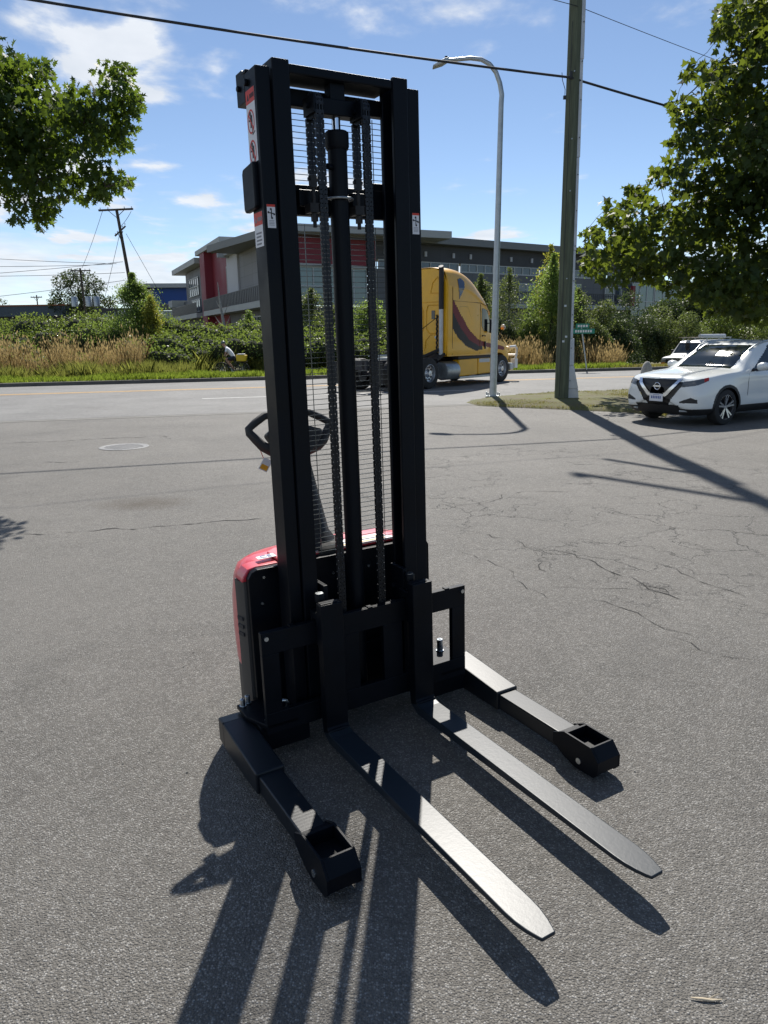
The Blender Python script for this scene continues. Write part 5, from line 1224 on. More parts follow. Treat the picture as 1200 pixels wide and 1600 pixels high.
# leaning pole and small far poles
def arm_pole(name, base, topp, r_, arms, label, ins=True, cans=0):
    t = empty(name, tuple(base), 0, label, 'utility pole'); b_ = np.array(base); v = np.array(topp) - b_
    MB().tube([(0, 0, 0), tuple(v * .5), tuple(v)], [r_, r_ * .85, r_ * .7], 12).build('pole', MT['oldwood'], t, smooth=50)
    for (f_, L0, L1_, dz, th) in arms:
        c_ = v * f_; o = MB().bar(tuple(c_ + np.array([-L0, -r_ * 1.1, dz])), tuple(c_ + np.array([L1_, -r_ * 1.1, -dz])), th, th).build('crossarm', MT['oldwood'], t)
        if ins:
            mb = MB()
            for w_ in (-L0 * .9, -L0 * .45, L1_ * .5, L1_ * .92): mb.cyl(tuple(c_ + np.array([w_, -r_ * 1.1, th / 2 + dz * -w_ / L0])), tuple(c_ + np.array([w_, -r_ * 1.1, th / 2 + .16 + dz * -w_ / L0])), .04, n=6)
            mb.build('insulator', MT['galvlight'], o)
            MB().bar(tuple(c_ + np.array([-L0 * .5, -r_ * 1.1, 0])), tuple(c_ + np.array([0, -r_ * 1.1, -.7])), .05, .05).build('brace', MT['oldwood'], o)
            MB().bar(tuple(c_ + np.array([L1_ * .5, -r_ * 1.1, 0])), tuple(c_ + np.array([0, -r_ * 1.1, -.7])), .05, .05).build('brace', MT['oldwood'], o)
    for k_ in range(cans):
        c_ = v * .62 + np.array([(-1.0, .75, 1.7)[k_], -.4, 0]); MB().lathe(tuple(c_), (0, 0, 1), [(-.6, .01), (-.6, .38), (.5, .38), (.6, .3), (.6, .01)], 14).build('transformer', MT['galv'], t, smooth=40)
    return t
a = at(182, 327, 75); b_ = at(206, 458, 75); sl_ = (b_ - a) / (a[2] - b_[2]); base = a + sl_ * (a[2] + .3)
arm_pole('leaning_pole', base, a, .2, [(.995, 1.65, 1.65, -.05, .16), (.86, .5, .6, -.45, .12)], 'brown leaning wooden utility pole with crossarm, rising above the pale willowy tree')
a2 = at(125, 419, 94); arm_pole('transformer_pole', (a2[0] + .2, 94, 0), a2, .16, [(.97, 1.15, 1.3, 0, .14)], 'grey wooden pole with transformer cans in front of the big round tree', cans=3)
a3 = at(57, 461, 150); arm_pole('far_pole', (a3[0], 150, 0), a3, .16, [(.96, 1.1, 1.1, 0, .16)], 'small distant utility pole above the blue warehouse roof')
A = np.array(a)
wr = [((-1, 402), (182, 412), 75), ((-1, 414), (175, 413), 75), ((-1, 424), (192, 409), 75), ((-1, 429), (195, 426), 75), ((-1, 460), (195, 438), 75)]
for i, (p0, p1, Y_) in enumerate(wr):
    lb = ['highest thin wire running left from the leaning pole', 'second thin wire running left from the leaning pole', 'wire rising to the right toward the leaning pole top', 'nearly level wire crossing in front of the big round tree', 'lowest wire sloping up from the warehouse to the leaning pole'][i]
    q0 = at(-150, p0[1] - (p1[1] - p0[1]) * .8, Y_); sag_cable('overhead_wire', [tuple(q0), tuple(at(*p1, Y_))], .022, .15, lb, group='thin wires on the leaning pole')
q = at(206, 332, 75); sag_cable('guy_wire', [tuple(at(197, 365, 75)), tuple(at(262, 480, 75))], .02, .0, 'guy wire slanting down to the right of the leaning pole')
sag_cable('overhead_wire', [tuple(at(160, 330, 75)), tuple(at(128, 419, 94)), ], .022, .2, 'wire dropping from the crossarm toward the transformer pole', group='thin wires on the leaning pole')
sag_cable('overhead_wire', [tuple(at(205, 330, 75)), tuple(at(190, 352, 75)), tuple(at(155, 500, 80))], .02, .1, 'wire hanging down left of the leaning pole', group='thin wires on the leaning pole')

# street name sign
sp_ = at(917, 567, 36.2); t = empty('street_sign', (sp_[0], 36.2, .1), 0, 'green street name sign on a leaning post in the dry grass', 'street sign')
MB().tube([(0, 0, 0), (-.36, 0, 2.05)], .035, 8).build('post', MT['galv'], t)
sg_ = mat('sign_green', (.02, .22, .16), rough=.45)
o = MB().box(-.78, .28, -.06, -.045, 1.70, 1.93).build('sign_blade', sg_, t); mb = MB()
for k_ in range(7): mb.box(-.66 + k_ * .12, -.58 + k_ * .12, -.064, -.0605, 1.76, 1.87)
mb.build('sign_print', MT['sticker'], o)
o = MB().box(-.62, .02, -.03, .03, 1.95, 2.17).build('sign_blade', sg_, t); mb = MB()
for k_ in range(4): mb.box(-.54 + k_ * .13, -.45 + k_ * .13, -.034, -.0305, 2.01, 2.11)
mb.build('sign_print', MT['sticker'], o)

# grey concrete post behind the car nose
q = ground(1009, 600); mb = MB(); mb.lathe((0, 0, 0), (0, 0, 1), [(0, .40), (.35, .40), (.6, .36), (.85, .25), (.98, .12), (1.0, .01)], 14)
o = mb.build('concrete_bollard', MT['concrete'], smooth=50); o.location = (q[0], q[1], 0); o.scale = (.55, .55, .8)
tag(o, 'rounded grey concrete bollard just behind the nose of the white crossover', 'bollard')

# manhole cover
q = ground(194, 698.5); mb = MB(); mb.lathe((0, 0, 0), (0, 0, 1), [(.004, .40), (.007, .395), (.007, .36), (.005, .355), (.005, .01)], 40)
for i in range(-6, 7):
    for j in range(-6, 7):
        if math.hypot(i, j) < 6.2: mb.box(i * .05 - .013, i * .05 + .013, j * .05 - .013, j * .05 + .013, .005, .0085)
o = mb.build('manhole_cover', mat('worn_iron', (.17, .17, .17), rough=.6, metal=.3, var=.3, scale=8)); o.location = (q[0], q[1], float(lot_h(q[0], q[1])) + .001)
tag(o, 'round studded iron manhole cover set in the asphalt at left', 'manhole cover')
# twig on the ground
q = ground(1103, 1577); mb = MB(); mb.tube([(-.04, .006, .004), (-.012, .0, .006), (.012, -.004, .005), (.038, -.003, .006)], [.0012, .0028, .003, .001], 7, flat=1.4); mb.tube([(.0, -.002, .005), (.02, .006, .008), (.036, .009, .012)], [.002, .0014, .0006], 6)
o = mb.build('leaf_stalk', mat('dry_leaf', (.45, .38, .27), rough=.8), smooth=60); o.location = (q[0], q[1], float(lot_h(q[0], q[1]))); tag(o, 'pale dry leaf stalk lying on the asphalt near the bottom right corner', 'debris')

# ------------------------------------------------------------------ vegetation
def crown_tree(name, label, base, trunk_pts, blobs, per, lsize, shape, mt, seed, twig=None, droop=.3, group=None, cat='tree', r0=.2, bark='bark', shell=.5, squash=.85, fork=None):
    g = np.random.default_rng(seed); t = empty(name, tuple(base), 0, label, cat, group); b = np.array(base, float)
    mb = MB(); tp = [np.array(p) - b for p in trunk_pts]
    mb.tube([tuple(p) for p in tp], [r0 * (1 - .55 * i / max(1, len(tp) - 1)) for i in range(len(tp))], 10)
    mb.build('trunk', MT[bark], t, smooth=60)
    bm_ = MB(); k0 = max(0, len(tp) // 2 - 1); nodes = [(np.array(p), r0 * (.5 if i_ < len(tp) - k0 - 1 else .4)) for i_, p in enumerate(tp[k0:])]
    left_ = [(np.array([x, y, z - r_ * .2]) - b, r_) for (x, y, z, r_) in blobs]
    while left_:                                      # grow limb by limb from the nearest wood
        best = None
        for i_, (c, r_) in enumerate(left_):
            d_ = [np.linalg.norm(p - c) for p, _ in nodes]; q_ = int(np.argmin(d_))
            if best is None or d_[q_] < best[0]: best = (d_[q_], i_, q_)
        _, i_, q_ = best; c, r_ = left_.pop(i_); p, pr = nodes[q_]; rr_ = max(.007, min(pr * .72, .075))
        limb(bm_, p, c, rr_, rr_ * .7, g, .02, 4, 5); nodes.append((c, rr_))
        for k_ in range(2): limb(bm_, c, c + g.normal(size=3) * r_ * .4, .008, .003, g, -.02, 3, 4)
    bm_.build('branches', MT[bark], t, smooth=60)
    C, D = blobs_points([(x - b[0], y - b[1], z - b[2], r_) for (x, y, z, r_) in blobs], per, g, shell, squash)
    o = leaves('crown', C, lsize, shape, mt, t, droop, g, D * .5)
    return t
def spray(px_list, Y, jy, g, rs=.55):
    out = []
    for (u, v, r_) in px_list:
        y = Y + g.uniform(-jy, jy); q = at(u, v, y); out.append((q[0], q[1], q[2], r_ * y / F))
    return out
g = np.random.default_rng(11)
# left oak: crown reaches in from beyond the frame
LO = [(10, 95, 26), (2, 130, 38), (40, 120, 30), (65, 108, 18), (30, 165, 45), (70, 165, 38), (105, 170, 34), (140, 150, 30), (170, 108, 20), (190, 112, 16), (185, 135, 24), (160, 185, 36), (195, 165, 20), (205, 148, 14),
      (120, 215, 40), (170, 215, 30), (195, 200, 18), (80, 220, 45), (35, 220, 50), (5, 225, 45), (20, 270, 40), (60, 270, 36), (105, 262, 34), (150, 262, 24), (165, 288, 20), (185, 282, 18), (200, 280, 10), (150, 300, 15), (110, 300, 20), (90, 298, 18), (70, 320, 18), (40, 310, 28), (12, 305, 26), (25, 338, 16), (65, 343, 14), (75, 328, 10), (10, 180, 45), (130, 185, 30), (215, 150, 8), (222, 160, 6), (190, 185, 12),
      (-40, 120, 60), (-60, 200, 80), (-40, 270, 60), (-100, 150, 80), (-120, 230, 90), (-150, 120, 90), (-200, 200, 110), (-90, 60, 70), (-180, 40, 90), (-260, 120, 110)]
LO = LO[:32] + LO[33:36] + LO[37:]
bl = spray(LO, 10.2, .45, g); bl2 = [(x, y, z, r_) for (x, y, z, r_) in spray(LO[::3], 10.6, .3, g)]
tb = np.array([-8.6, 10.6, 0.0])
crown_tree('oak_tree', 'leafy oak whose lobed leaves hang into the sky at upper left', tb, [tb, tb + (.1, 0, 2), tb + (.4, -.1, 3.2), tb + (1.2, -.2, 4.1), tb + (2.3, -.3, 4.5), tb + (3.2, -.3, 4.4)], bl + bl2, 1500, .118, OAK * np.array([.82, 1.0]), MT['leaf_oak'], 21, r0=.24, droop=.75, shell=.3, squash=.7)
# right maple
RM = [(1150, 25, 30), (1170, 60, 34), (1195, 30, 40), (1130, 45, 14), (1118, 52, 9), (1185, 100, 30), (1165, 115, 20), (1080, 110, 12), (1075, 118, 9), (1110, 112, 20), (1140, 125, 28), (1060, 160, 12), (1048, 168, 7), (1075, 180, 22), (1110, 160, 34), (1150, 170, 38), (1190, 165, 36), (1070, 215, 18), (1052, 220, 9), (1100, 220, 34), (1140, 235, 40), (1185, 230, 42), (1060, 260, 22), (1032, 280, 16), (1025, 265, 8), (1080, 280, 34), (1120, 295, 42), (1165, 300, 44), (1200, 300, 40),
      (985, 295, 11), (1000, 305, 18), (975, 320, 13), (950, 318, 9), (965, 345, 24), (1005, 340, 30), (1045, 340, 36), (1090, 350, 42), (1140, 365, 46), (1190, 370, 46), (925, 365, 14), (915, 360, 6), (945, 385, 26), (985, 385, 34), (1030, 390, 40), (1075, 405, 42), (930, 415, 20), (955, 435, 20), (985, 425, 22), (1020, 430, 18), (1050, 440, 22), (1110, 430, 40), (1150, 430, 42), (1195, 430, 44), (1085, 455, 20), (1125, 470, 30), (1165, 480, 34), (1200, 480, 36), (1000, 412, 25), (912, 385, 12), (915, 400, 10),
      (1250, 60, 70), (1250, 180, 80), (1260, 300, 80), (1260, 420, 80), (1340, 120, 100), (1350, 260, 100), (1350, 400, 90), (1450, 200, 110), (1450, 340, 110), (1300, -40, 90), (1420, 20, 110), (1230, -30, 60)]
bl = spray(RM, 21.5, 1.4, g); bl2 = [(x, y, z, r_) for (x, y, z, r_) in spray([q for q in RM[::3] if q[0] < 1220], 23.2, .8, g)]
tb = np.array([14.0, 22.5, 0.0])
crown_tree('maple_tree', 'big shady maple with broad crown filling the right edge above the parked cars', tb, [tb, tb + (-.1, 0, 2), tb + (-.3, 0, 4), tb + (-.8, 0, 5.8), tb + (-1.8, -.2, 7.4), tb + (-2.6, -.3, 9.2), tb + (-3.0, -.4, 11)], bl + bl2, 360, .205, MAPLE, MT['leaf_maple'], 22, r0=.34, droop=.6, shell=.3, squash=.75)

# far big round tree behind the hedge
def px_blobs(lst, Y, jy, seed): return spray(lst, Y, jy, np.random.default_rng(seed))
crown_tree('broadleaf_tree', 'big round dark green tree far behind the hedge with transformer pole in front', (-39.6, 100, -.3), [(-39.6, 100, -.3), (-39.5, 100, 3), (-39.4, 100, 6), (-39.6, 100, 8)],
    px_blobs([(97, 440, 14), (88, 460, 10), (108, 432, 11), (122, 430, 10), (140, 436, 12), (152, 446, 12), (120, 450, 18), (140, 462, 18), (100, 470, 16), (155, 470, 12), (125, 475, 20), (88, 478, 12), (150, 485, 14), (110, 488, 14), (80, 472, 6), (168, 472, 9), (176, 468, 6), (172, 480, 10)], 100, 1.5, 3), 300, .26, QUAD, MT['leaf_dark'], 31, shell=.4, r0=.3)
crown_tree('broadleaf_tree', 'small dark treetop peeping over the warehouse roof at the left edge', (-66, 130, -.3), [(-66, 130, -.3), (-66, 130, 3), (-66, 130, 6)], px_blobs([(5, 472, 6), (0, 470, 8), (10, 474, 5), (-12, 470, 12)], 130, 1, 4), 30, .35, QUAD, MT['leaf_dark'], 32, r0=.2)

def cone_tree(name, label, u, vtop, vbot, wpx, Y, mt, seed, n=5200, ls=.10, shape=QUAD, powr=.8, bark='bark', rag=.25, cat='tree', group=None, lean=0):
    g_ = np.random.default_rng(seed); tp = at(u, vtop, Y); H = tp[2] + .2; x0, z0 = tp[0], -.15; rmax = wpx * Y / F / 2
    t = empty(name, (x0, Y, z0), 0, label, cat, group)
    MB().tube([(0, 0, 0), (lean * .5, .05, H * .5), (lean, 0, H * .97)], [.11, .07, .015], 8).build('trunk', MT[bark], t, smooth=60)
    nb = 46; hz = g_.uniform(.04, 1.0, nb) ** .9; an = g_.uniform(0, 2 * math.pi, nb); mb = MB(); C = []; D = []
    for h, a in zip(hz, an):
        rr = rmax * min(1, (1 - h) ** powr * 1.25 + .08) * g_.uniform(1 - rag, 1 + rag * .4); o = np.array([lean * h, 0, H * h * .9])
        e = o + np.array([math.cos(a) * rr, math.sin(a) * rr, rr * g_.uniform(.1, .55)]); mb.tube([tuple(o), tuple((o + e) / 2 + np.array([0, 0, -.04])), tuple(e)], [.022, .014, .004], 5)
        k_ = int(n / nb * (.35 + rr / rmax)); tt = g_.random(k_) ** .6; q = o + (e - o) * tt[:, None] + g_.normal(size=(k_, 3)) * (.10 + .15 * rr)
        C.append(q); D.append(np.tile((e - o) / (np.linalg.norm(e - o) + 1e-6), (k_, 1)))
    k_ = n // 12; zt = g_.uniform(.75, 1.0, k_); C.append(np.stack([lean * zt + g_.normal(size=k_) * .07, g_.normal(size=k_) * .07, H * zt], 1)); D.append(np.tile([0, 0, 1.], (k_, 1)))
    mb.build('branches', MT[bark], t, smooth=60)
    C = np.concatenate(C); C[:, 2] = np.maximum(C[:, 2], .05)
    leaves('crown', C, ls, shape, mt, t, .1, g_, np.concatenate(D) * .6); return t
P = MT
cone_tree('willowy_tree', 'tall pale green feathery tree in front of the leaning pole', 206, 428, 560, 118, 44, P['leaf_pale'], 41, 32000, .10, powr=.85, rag=.5)
cone_tree('golden_shrub', 'narrow yellow-green shrub beside the feathery tree, before the blue building', 235, 464, 560, 30, 43, P['leaf_gold'], 42, 6000, .10, powr=.5)
cone_tree('sapling', 'light green sapling in front of the balcony just left of the mast', 388, 486, 560, 42, 46, P['leaf_pale'], 43, 4200, .10, rag=.5)
cone_tree('bushy_tree', 'bushy green tree seen through the left half of the mast guard', 486, 452, 570, 70, 47, P['leaf_olive'], 44, 9000, .12, powr=.55)
cone_tree('bushy_tree', 'yellow-green bushy tree seen through the right half of the mast guard', 580, 462, 570, 74, 46, P['leaf_pale'], 45, 9000, .12, powr=.5)
cone_tree('bushy_tree', 'dark bushy tree between the lift cylinder and left chain', 530, 470, 570, 60, 48, P['leaf_olive'], 46, 8000, .12, powr=.5)
cone_tree('slender_tree', 'olive green tree just right of the truck roof', 752, 430, 560, 70, 47, P['leaf_olive'], 47, 9000, .11, powr=.6, rag=.4)
cone_tree('birch_tree', 'thin grey-barked birch with sparse leaves behind the street lamp', 797, 420, 560, 78, 45, P['leaf_olive'], 48, 6200, .10, powr=.6, bark='palebark', rag=.5)
cone_tree('columnar_tree', 'tall bright green conical tree just left of the wooden pole', 866, 398, 560, 84, 44, P['leaf_pale'], 49, 14000, .12, powr=.6, rag=.35)
cone_tree('columnar_tree', 'grey-green conical tree just right of the wooden pole', 903, 452, 560, 62, 45, P['leaf_olive'], 50, 9000, .11, powr=.5)
cone_tree('tall_treetop', 'yellow-green treetop standing above the conical tree against the dark wall', 862, 383, 560, 36, 47, P['leaf_gold'], 51, 3000, .16, powr=.3, rag=.5)

def bush(name, label, u, vtop, wpx, Y, mt, seed, n=3500, ls=.10, hfac=1.0, cat='bush', group='bushes growing beyond the far verge', depth=1.0):
    g_ = np.random.default_rng(seed); tp = at(u, vtop, Y); H = max(.5, tp[2] + .2); rx = wpx * Y / F / 2
    t = empty(name, (tp[0], Y, -.15), 0, label, cat, group); k_ = 8; bs = []
    for i in range(k_):
        a = g_.uniform(-.75, .75); r_ = rx * g_.uniform(.32, .5); bs.append((a * rx, g_.uniform(-.4, .4) * rx * depth, H * (1 - abs(a) * .4) * g_.uniform(.45, .85), max(.3, r_)))
    bs.append((0, 0, H - rx * .35, rx * .42)); C, D = blobs_points(bs, n / sum(b_[3] ** 2 for b_ in bs), g_, .55, .9); C = C[C[:, 2] > 0]; D = g_.normal(size=C.shape) * .3
    mb = MB()
    for b_ in bs: mb.tube([(0, 0, 0), (b_[0] * .4, b_[1] * .4, b_[2] * .5), b_[:3]], [.04, .025, .01], 5)
    mb.build('stems', MT['bark'], t, smooth=60)
    extra = g_.uniform(-1, 1, (n // 2, 3)) * np.array([rx, rx * .6 * depth, 0]); zt = g_.random(n // 2); extra[:, 2] = zt * H * .8 * np.sqrt(np.clip(1 - (extra[:, 0] / rx) ** 2, 0, 1))
    C = np.concatenate([C, extra]); leaves('foliage', C, ls, QUAD, mt, t, .15, g_); return t
BU = [(948, 470, 70, 45, 'leaf_olive', 'olive bush behind the green street sign'), (985, 455, 80, 51, 'leaf_dark', 'tall dark bush left of the glass pavilion'), (1035, 480, 80, 53, 'leaf_olive', 'grey-green bush in front of the glass pavilion'), (1075, 490, 80, 52, 'leaf_olive', 'bush above the roof of the white van'),
      (1120, 480, 90, 54, 'leaf_bramble', 'bush right of the glass pavilion under the maple'), (1175, 485, 100, 53, 'leaf_bramble', 'bush at the right edge behind the crossover roof'), (925, 500, 60, 43, 'leaf_olive', 'low bush right behind the street sign post'), (975, 500, 60, 44, 'leaf_dark', 'dark low bush between the sign and the van'),
      (830, 500, 60, 43, 'leaf_bramble', 'bright bush at the foot of the birch'), (775, 500, 60, 44, 'leaf_dark', 'shaded bush behind the street lamp post'), (725, 490, 70, 46, 'leaf_olive', 'bush hidden mostly behind the truck sleeper'), (640, 500, 70, 46, 'leaf_bramble', 'bush behind the rear of the truck'), (1015, 500, 50, 52, 'leaf_dark', 'dark bush just left of the white van'), (880, 505, 70, 42, 'leaf_olive', 'bush at the foot of the wooden pole across the road')]
for i, (u, v, w_, Y_, m__, lb) in enumerate(BU): bush('bush', lb, u, v, w_, Y_, MT[m__], 70 + i, 5200, .12)
# far tree line at the right
for i, (u, v, w_, Y_) in enumerate([(1100, 440, 130, 62), (1180, 430, 140, 60), (1045, 470, 100, 60)]):
    bush('broadleaf_tree', ['large dark tree behind the van and maple', 'large dark tree at the right edge beyond the van', 'dark tree between the pavilion and the van'][i], u, v, w_, Y_, MT['leaf_dark'], 90 + i, 9000, .2, cat='tree', group='dark trees behind the white van')

# bramble thicket: one mass of hedge and mounds along the far verge
def thicket():
    g_ = np.random.default_rng(5); bs = []
    def add(u, v, w_, Y_, sq=1): q = at(u, v, Y_); H = q[2] + .15; rx = w_ * Y_ / F / 2; bs.append((q[0], Y_ + g_.uniform(-.4, .4), H - rx * .8, rx))
    u = -60
    while u < 300:                                   # tall hedge at the back
        top = (504 if u < 110 else 503 if 140 < u < 205 else 493) + 4 * math.sin(u * .07) + (max(0, u - 180) * .16); add(u, top + g_.uniform(-5, 5), g_.uniform(36, 60), 45); add(u + 8, top + 18 + g_.uniform(-4, 6), g_.uniform(40, 60), 43.2); u += 13
    while u < 640: top = 512 + 5 * math.sin(u * .06); add(u, top + g_.uniform(-5, 5), g_.uniform(30, 50), 45); add(u, top + 14, 46, 43.2); u += 14
    u = -60
    while u < 640:                                   # low mounds in front
        if u < 60: top = 545
        elif u < 190: top = 562
        else: top = 538 + 6 * math.sin(u * .045)
        if u > 290: add(u, top + g_.uniform(-6, 6), g_.uniform(34, 50), 41.2)
        else: add(u, top + g_.uniform(-6, 6), g_.uniform(30, 46), 37.5 + u * .009); add(u + 5, top + 17, g_.uniform(26, 40), 36.0 + u * .009)
        u += 13
    C, D = blobs_points(bs, 560, g_, .72, .95); ok = C[:, 2] > .0; C = C[ok]; D = D[ok]; n_ = len(C)
    d = g_.normal(size=(n_, 3)) * .8 + D; d /= np.linalg.norm(d, axis=1, keepdims=True); r_ = g_.normal(size=(n_, 3)); s = np.cross(d, r_); s /= np.linalg.norm(s, axis=1, keepdims=True)
    sz = g_.uniform(.07, .15, n_); V = (C[:, None] + (s[:, None] * QUAD[None, :, 0, None] * 1.5 + d[:, None] * QUAD[None, :, 1, None]) * sz[:, None, None]).reshape(-1, 3)
    Fq = np.arange(n_ * 4).reshape(n_, 4); VV = [V]; FF = [Fq]; MI = [np.zeros(n_, int)]; base = len(V)
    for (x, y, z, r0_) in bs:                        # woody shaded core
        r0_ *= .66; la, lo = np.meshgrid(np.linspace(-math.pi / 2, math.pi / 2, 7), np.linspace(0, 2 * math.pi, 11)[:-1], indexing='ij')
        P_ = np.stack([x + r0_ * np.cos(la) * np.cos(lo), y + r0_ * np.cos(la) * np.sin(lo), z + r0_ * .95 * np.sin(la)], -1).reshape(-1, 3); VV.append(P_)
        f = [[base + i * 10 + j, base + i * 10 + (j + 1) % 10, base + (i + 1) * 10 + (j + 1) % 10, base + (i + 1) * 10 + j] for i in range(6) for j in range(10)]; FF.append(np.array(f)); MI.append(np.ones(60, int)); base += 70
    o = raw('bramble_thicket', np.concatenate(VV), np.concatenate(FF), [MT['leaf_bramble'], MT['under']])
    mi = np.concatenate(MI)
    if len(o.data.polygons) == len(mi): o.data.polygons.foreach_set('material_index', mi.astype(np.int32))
    tag(o, 'dense green bramble hedge and mounds along the far side of the road', 'hedge', kind='stuff')
thicket()

# grasses
def vnoise(x, y, sc_, seed):
    gr = np.random.default_rng(seed).random((64, 64)); u, v = (x / sc_) % 63, (y / sc_) % 63; i, j = u.astype(int), v.astype(int); a, b_ = u - i, v - j; a = a * a * (3 - 2 * a); b_ = b_ * b_ * (3 - 2 * b_)
    return gr[i, j] * (1 - a) * (1 - b_) + gr[i + 1, j] * a * (1 - b_) + gr[i, j + 1] * (1 - a) * b_ + gr[i + 1, j + 1] * a * b_
def blades(name, n_, region, h, w_, mt, label, cat, seed, zf, lean=.25, heads=0, hm=None, clump=None):
    g_ = np.random.default_rng(seed); XY = region(g_, n_)
    if clump:
        nz = .6 * vnoise(XY[:, 0], XY[:, 1], 1.6 / clump * .5, seed) + .4 * vnoise(XY[:, 0], XY[:, 1], .45, seed + 1); XY = XY[g_.random(len(XY)) < np.clip((nz - .33) * 4.0, .03, 1)]; 
    n_ = len(XY); z = zf(XY[:, 0], XY[:, 1]); b_ = np.stack([XY[:, 0], XY[:, 1], z], 1)
    hh = h * g_.uniform(.45, 1.15, n_); 
    if clump: hh *= .35 + 1.1 * (.5 * vnoise(XY[:, 0], XY[:, 1], 1.3, seed + 2) + .5 * vnoise(XY[:, 0], XY[:, 1], .5, seed + 3))
    a = g_.uniform(0, 2 * math.pi, n_); s = np.stack([np.cos(a), np.sin(a), np.zeros(n_)], 1) * w_
    ld = g_.normal(size=(n_, 3)) * lean; ld[:, 2] = 0; tip = b_ + ld * hh[:, None] + np.stack([0 * hh, 0 * hh, hh], 1); mid = b_ + ld * hh[:, None] * .35 + np.stack([0 * hh, 0 * hh, hh * .6], 1)
    V = np.stack([b_ - s, b_ + s, mid + s * .8, tip, mid - s * .8], 1)
    V = V.reshape(-1, 3); Fq = np.arange(n_ * 5).reshape(n_, 5)
    o = raw(name, V, Fq, mt)
    if heads:
        k_ = int(n_ * heads); c = tip[:k_]; d = ld[:k_] + np.array([0, 0, 1.]); d /= np.linalg.norm(d, axis=1, keepdims=True); L_ = g_.uniform(.12, .26, k_)[:, None]; s2 = np.stack([np.cos(a[:k_]), np.sin(a[:k_]), 0 * a[:k_]], 1) * .022
        Vh = np.stack([c - d * L_ * .3, c + s2 + d * L_ * .25, c + d * L_ * .7, c - s2 + d * L_ * .25, c - s2 * .5], 1).reshape(-1, 3); b0 = len(V); nv_ = np.concatenate([V, Vh]); Fh = np.arange(k_ * 5).reshape(k_, 5) + b0
        bpy.data.objects.remove(o); o = raw(name, nv_, np.concatenate([Fq, Fh]), [mt, hm]); mi = np.concatenate([np.zeros(n_), np.ones(k_)]).astype(np.int32)
        if len(o.data.polygons) == len(mi): o.data.polygons.foreach_set('material_index', mi)
    return tag(o, label, cat, kind='stuff')
def band(x0, x1, d0, d1): 
    def f(g_, n_):
        x = g_.uniform(x0, x1, n_); d = g_.uniform(d0, d1, n_); return np.stack([x, far(x) + d * 1.041], 1)
    return f
blades('verge_grass', 75000, band(-24, 12.6, .22, 3.4), .29, .012, MT['grass'], 'fresh green grass strip along the far kerb', 'grass', 61, verge_h, .35, clump=.8)
blades('lawn_grass', 44000, band(11.5, 30, .25, 10), .16, .014, MT['drygrass'], 'mown yellow-green grass in front of the white van', 'grass', 62, verge_h, .4)
blades('yellow_weeds', 24000, band(-24, -9.3, 2.6, 6.5), .75, .016, MT['weeds'], 'yellow-green weeds growing in front of the hedge at left', 'weeds', 63, verge_h, .3, clump=.5)
blades('yellow_weeds', 12000, band(-10, 1.5, 8.3, 11), 1.15, .02, MT['weeds'], 'yellowing weeds behind the cyclist', 'weeds', 64, verge_h, .35, clump=.7)
blades('dry_tall_grass', 9000, band(-24, -11.8, 5.5, 8.0), 1.7, .008, MT['straw'], 'tall dry straw-coloured grass with seed heads in front of the left hedge', 'grass', 65, verge_h, .14, .8, MT['straw'], clump=.6)
blades('dry_tall_grass', 24000, band(3.5, 13.2, 3.2, 8.5), 1.35, .010, MT['straw'], 'tall dry golden grass between the truck and the white van', 'grass', 66, verge_h, .18, .7, MT['straw'], clump=.5)
blades('path_grass', 9000, band(-10, 2, 4.2, 8), .22, .012, MT['grass'], 'short green grass around the cyclist', 'grass', 67, verge_h, .4)
isl_xy = [(q[0], q[1]) for q in isl]
def isl_reg(g_, n_):
    xs_ = [q[0] for q in isl_xy]; ys_ = [q[1] for q in isl_xy]; out = []
    while len(out) < n_:
        x, y = g_.uniform(min(xs_), max(xs_)), g_.uniform(min(ys_), max(ys_))
        if inpoly(isl_xy, x, y): out.append((x, y))
    return np.array(out)
blades('island_grass', 26000, isl_reg, .085, .006, MT['drygrass'], 'patchy dry lawn grass around the foot of the poles', 'grass', 68, lambda x, y: x * 0 + .03, .5, clump=.7)

# bare dead tree before the red fin
b0 = at(352, 520, 50); tp = at(340, 441, 50); t = empty('dead_tree', (b0[0], 50, -.1), 0, 'bare pale dead tree trunk with broken branches in front of the red fin', 'tree')
v = np.array([tp[0] - b0[0], 0, tp[2] + .1]); mb = MB(); mb.tube([(0, 0, 0), tuple(v * .45 + np.array([.12, 0, 0])), tuple(v * .75), tuple(v)], [.16, .11, .07, .02], 8); mb.build('trunk', MT['palebark'], t, smooth=60)
mb = MB(); g_ = np.random.default_rng(9)
for f_, dx, dz in ((.35, -1.1, .5), (.45, .5, .9), (.5, -.5, .6), (.6, .45, .8), (.3, -1.3, -.3), (.7, -.3, .5), (.42, .55, .2)): o_ = v * f_; mb.tube([tuple(o_), tuple(o_ + np.array([dx * .5, .1, dz * .35])), tuple(o_ + np.array([dx, .15, dz]))], [.05, .03, .01], 5)
mb.build('branches', MT['palebark'], t, smooth=60)

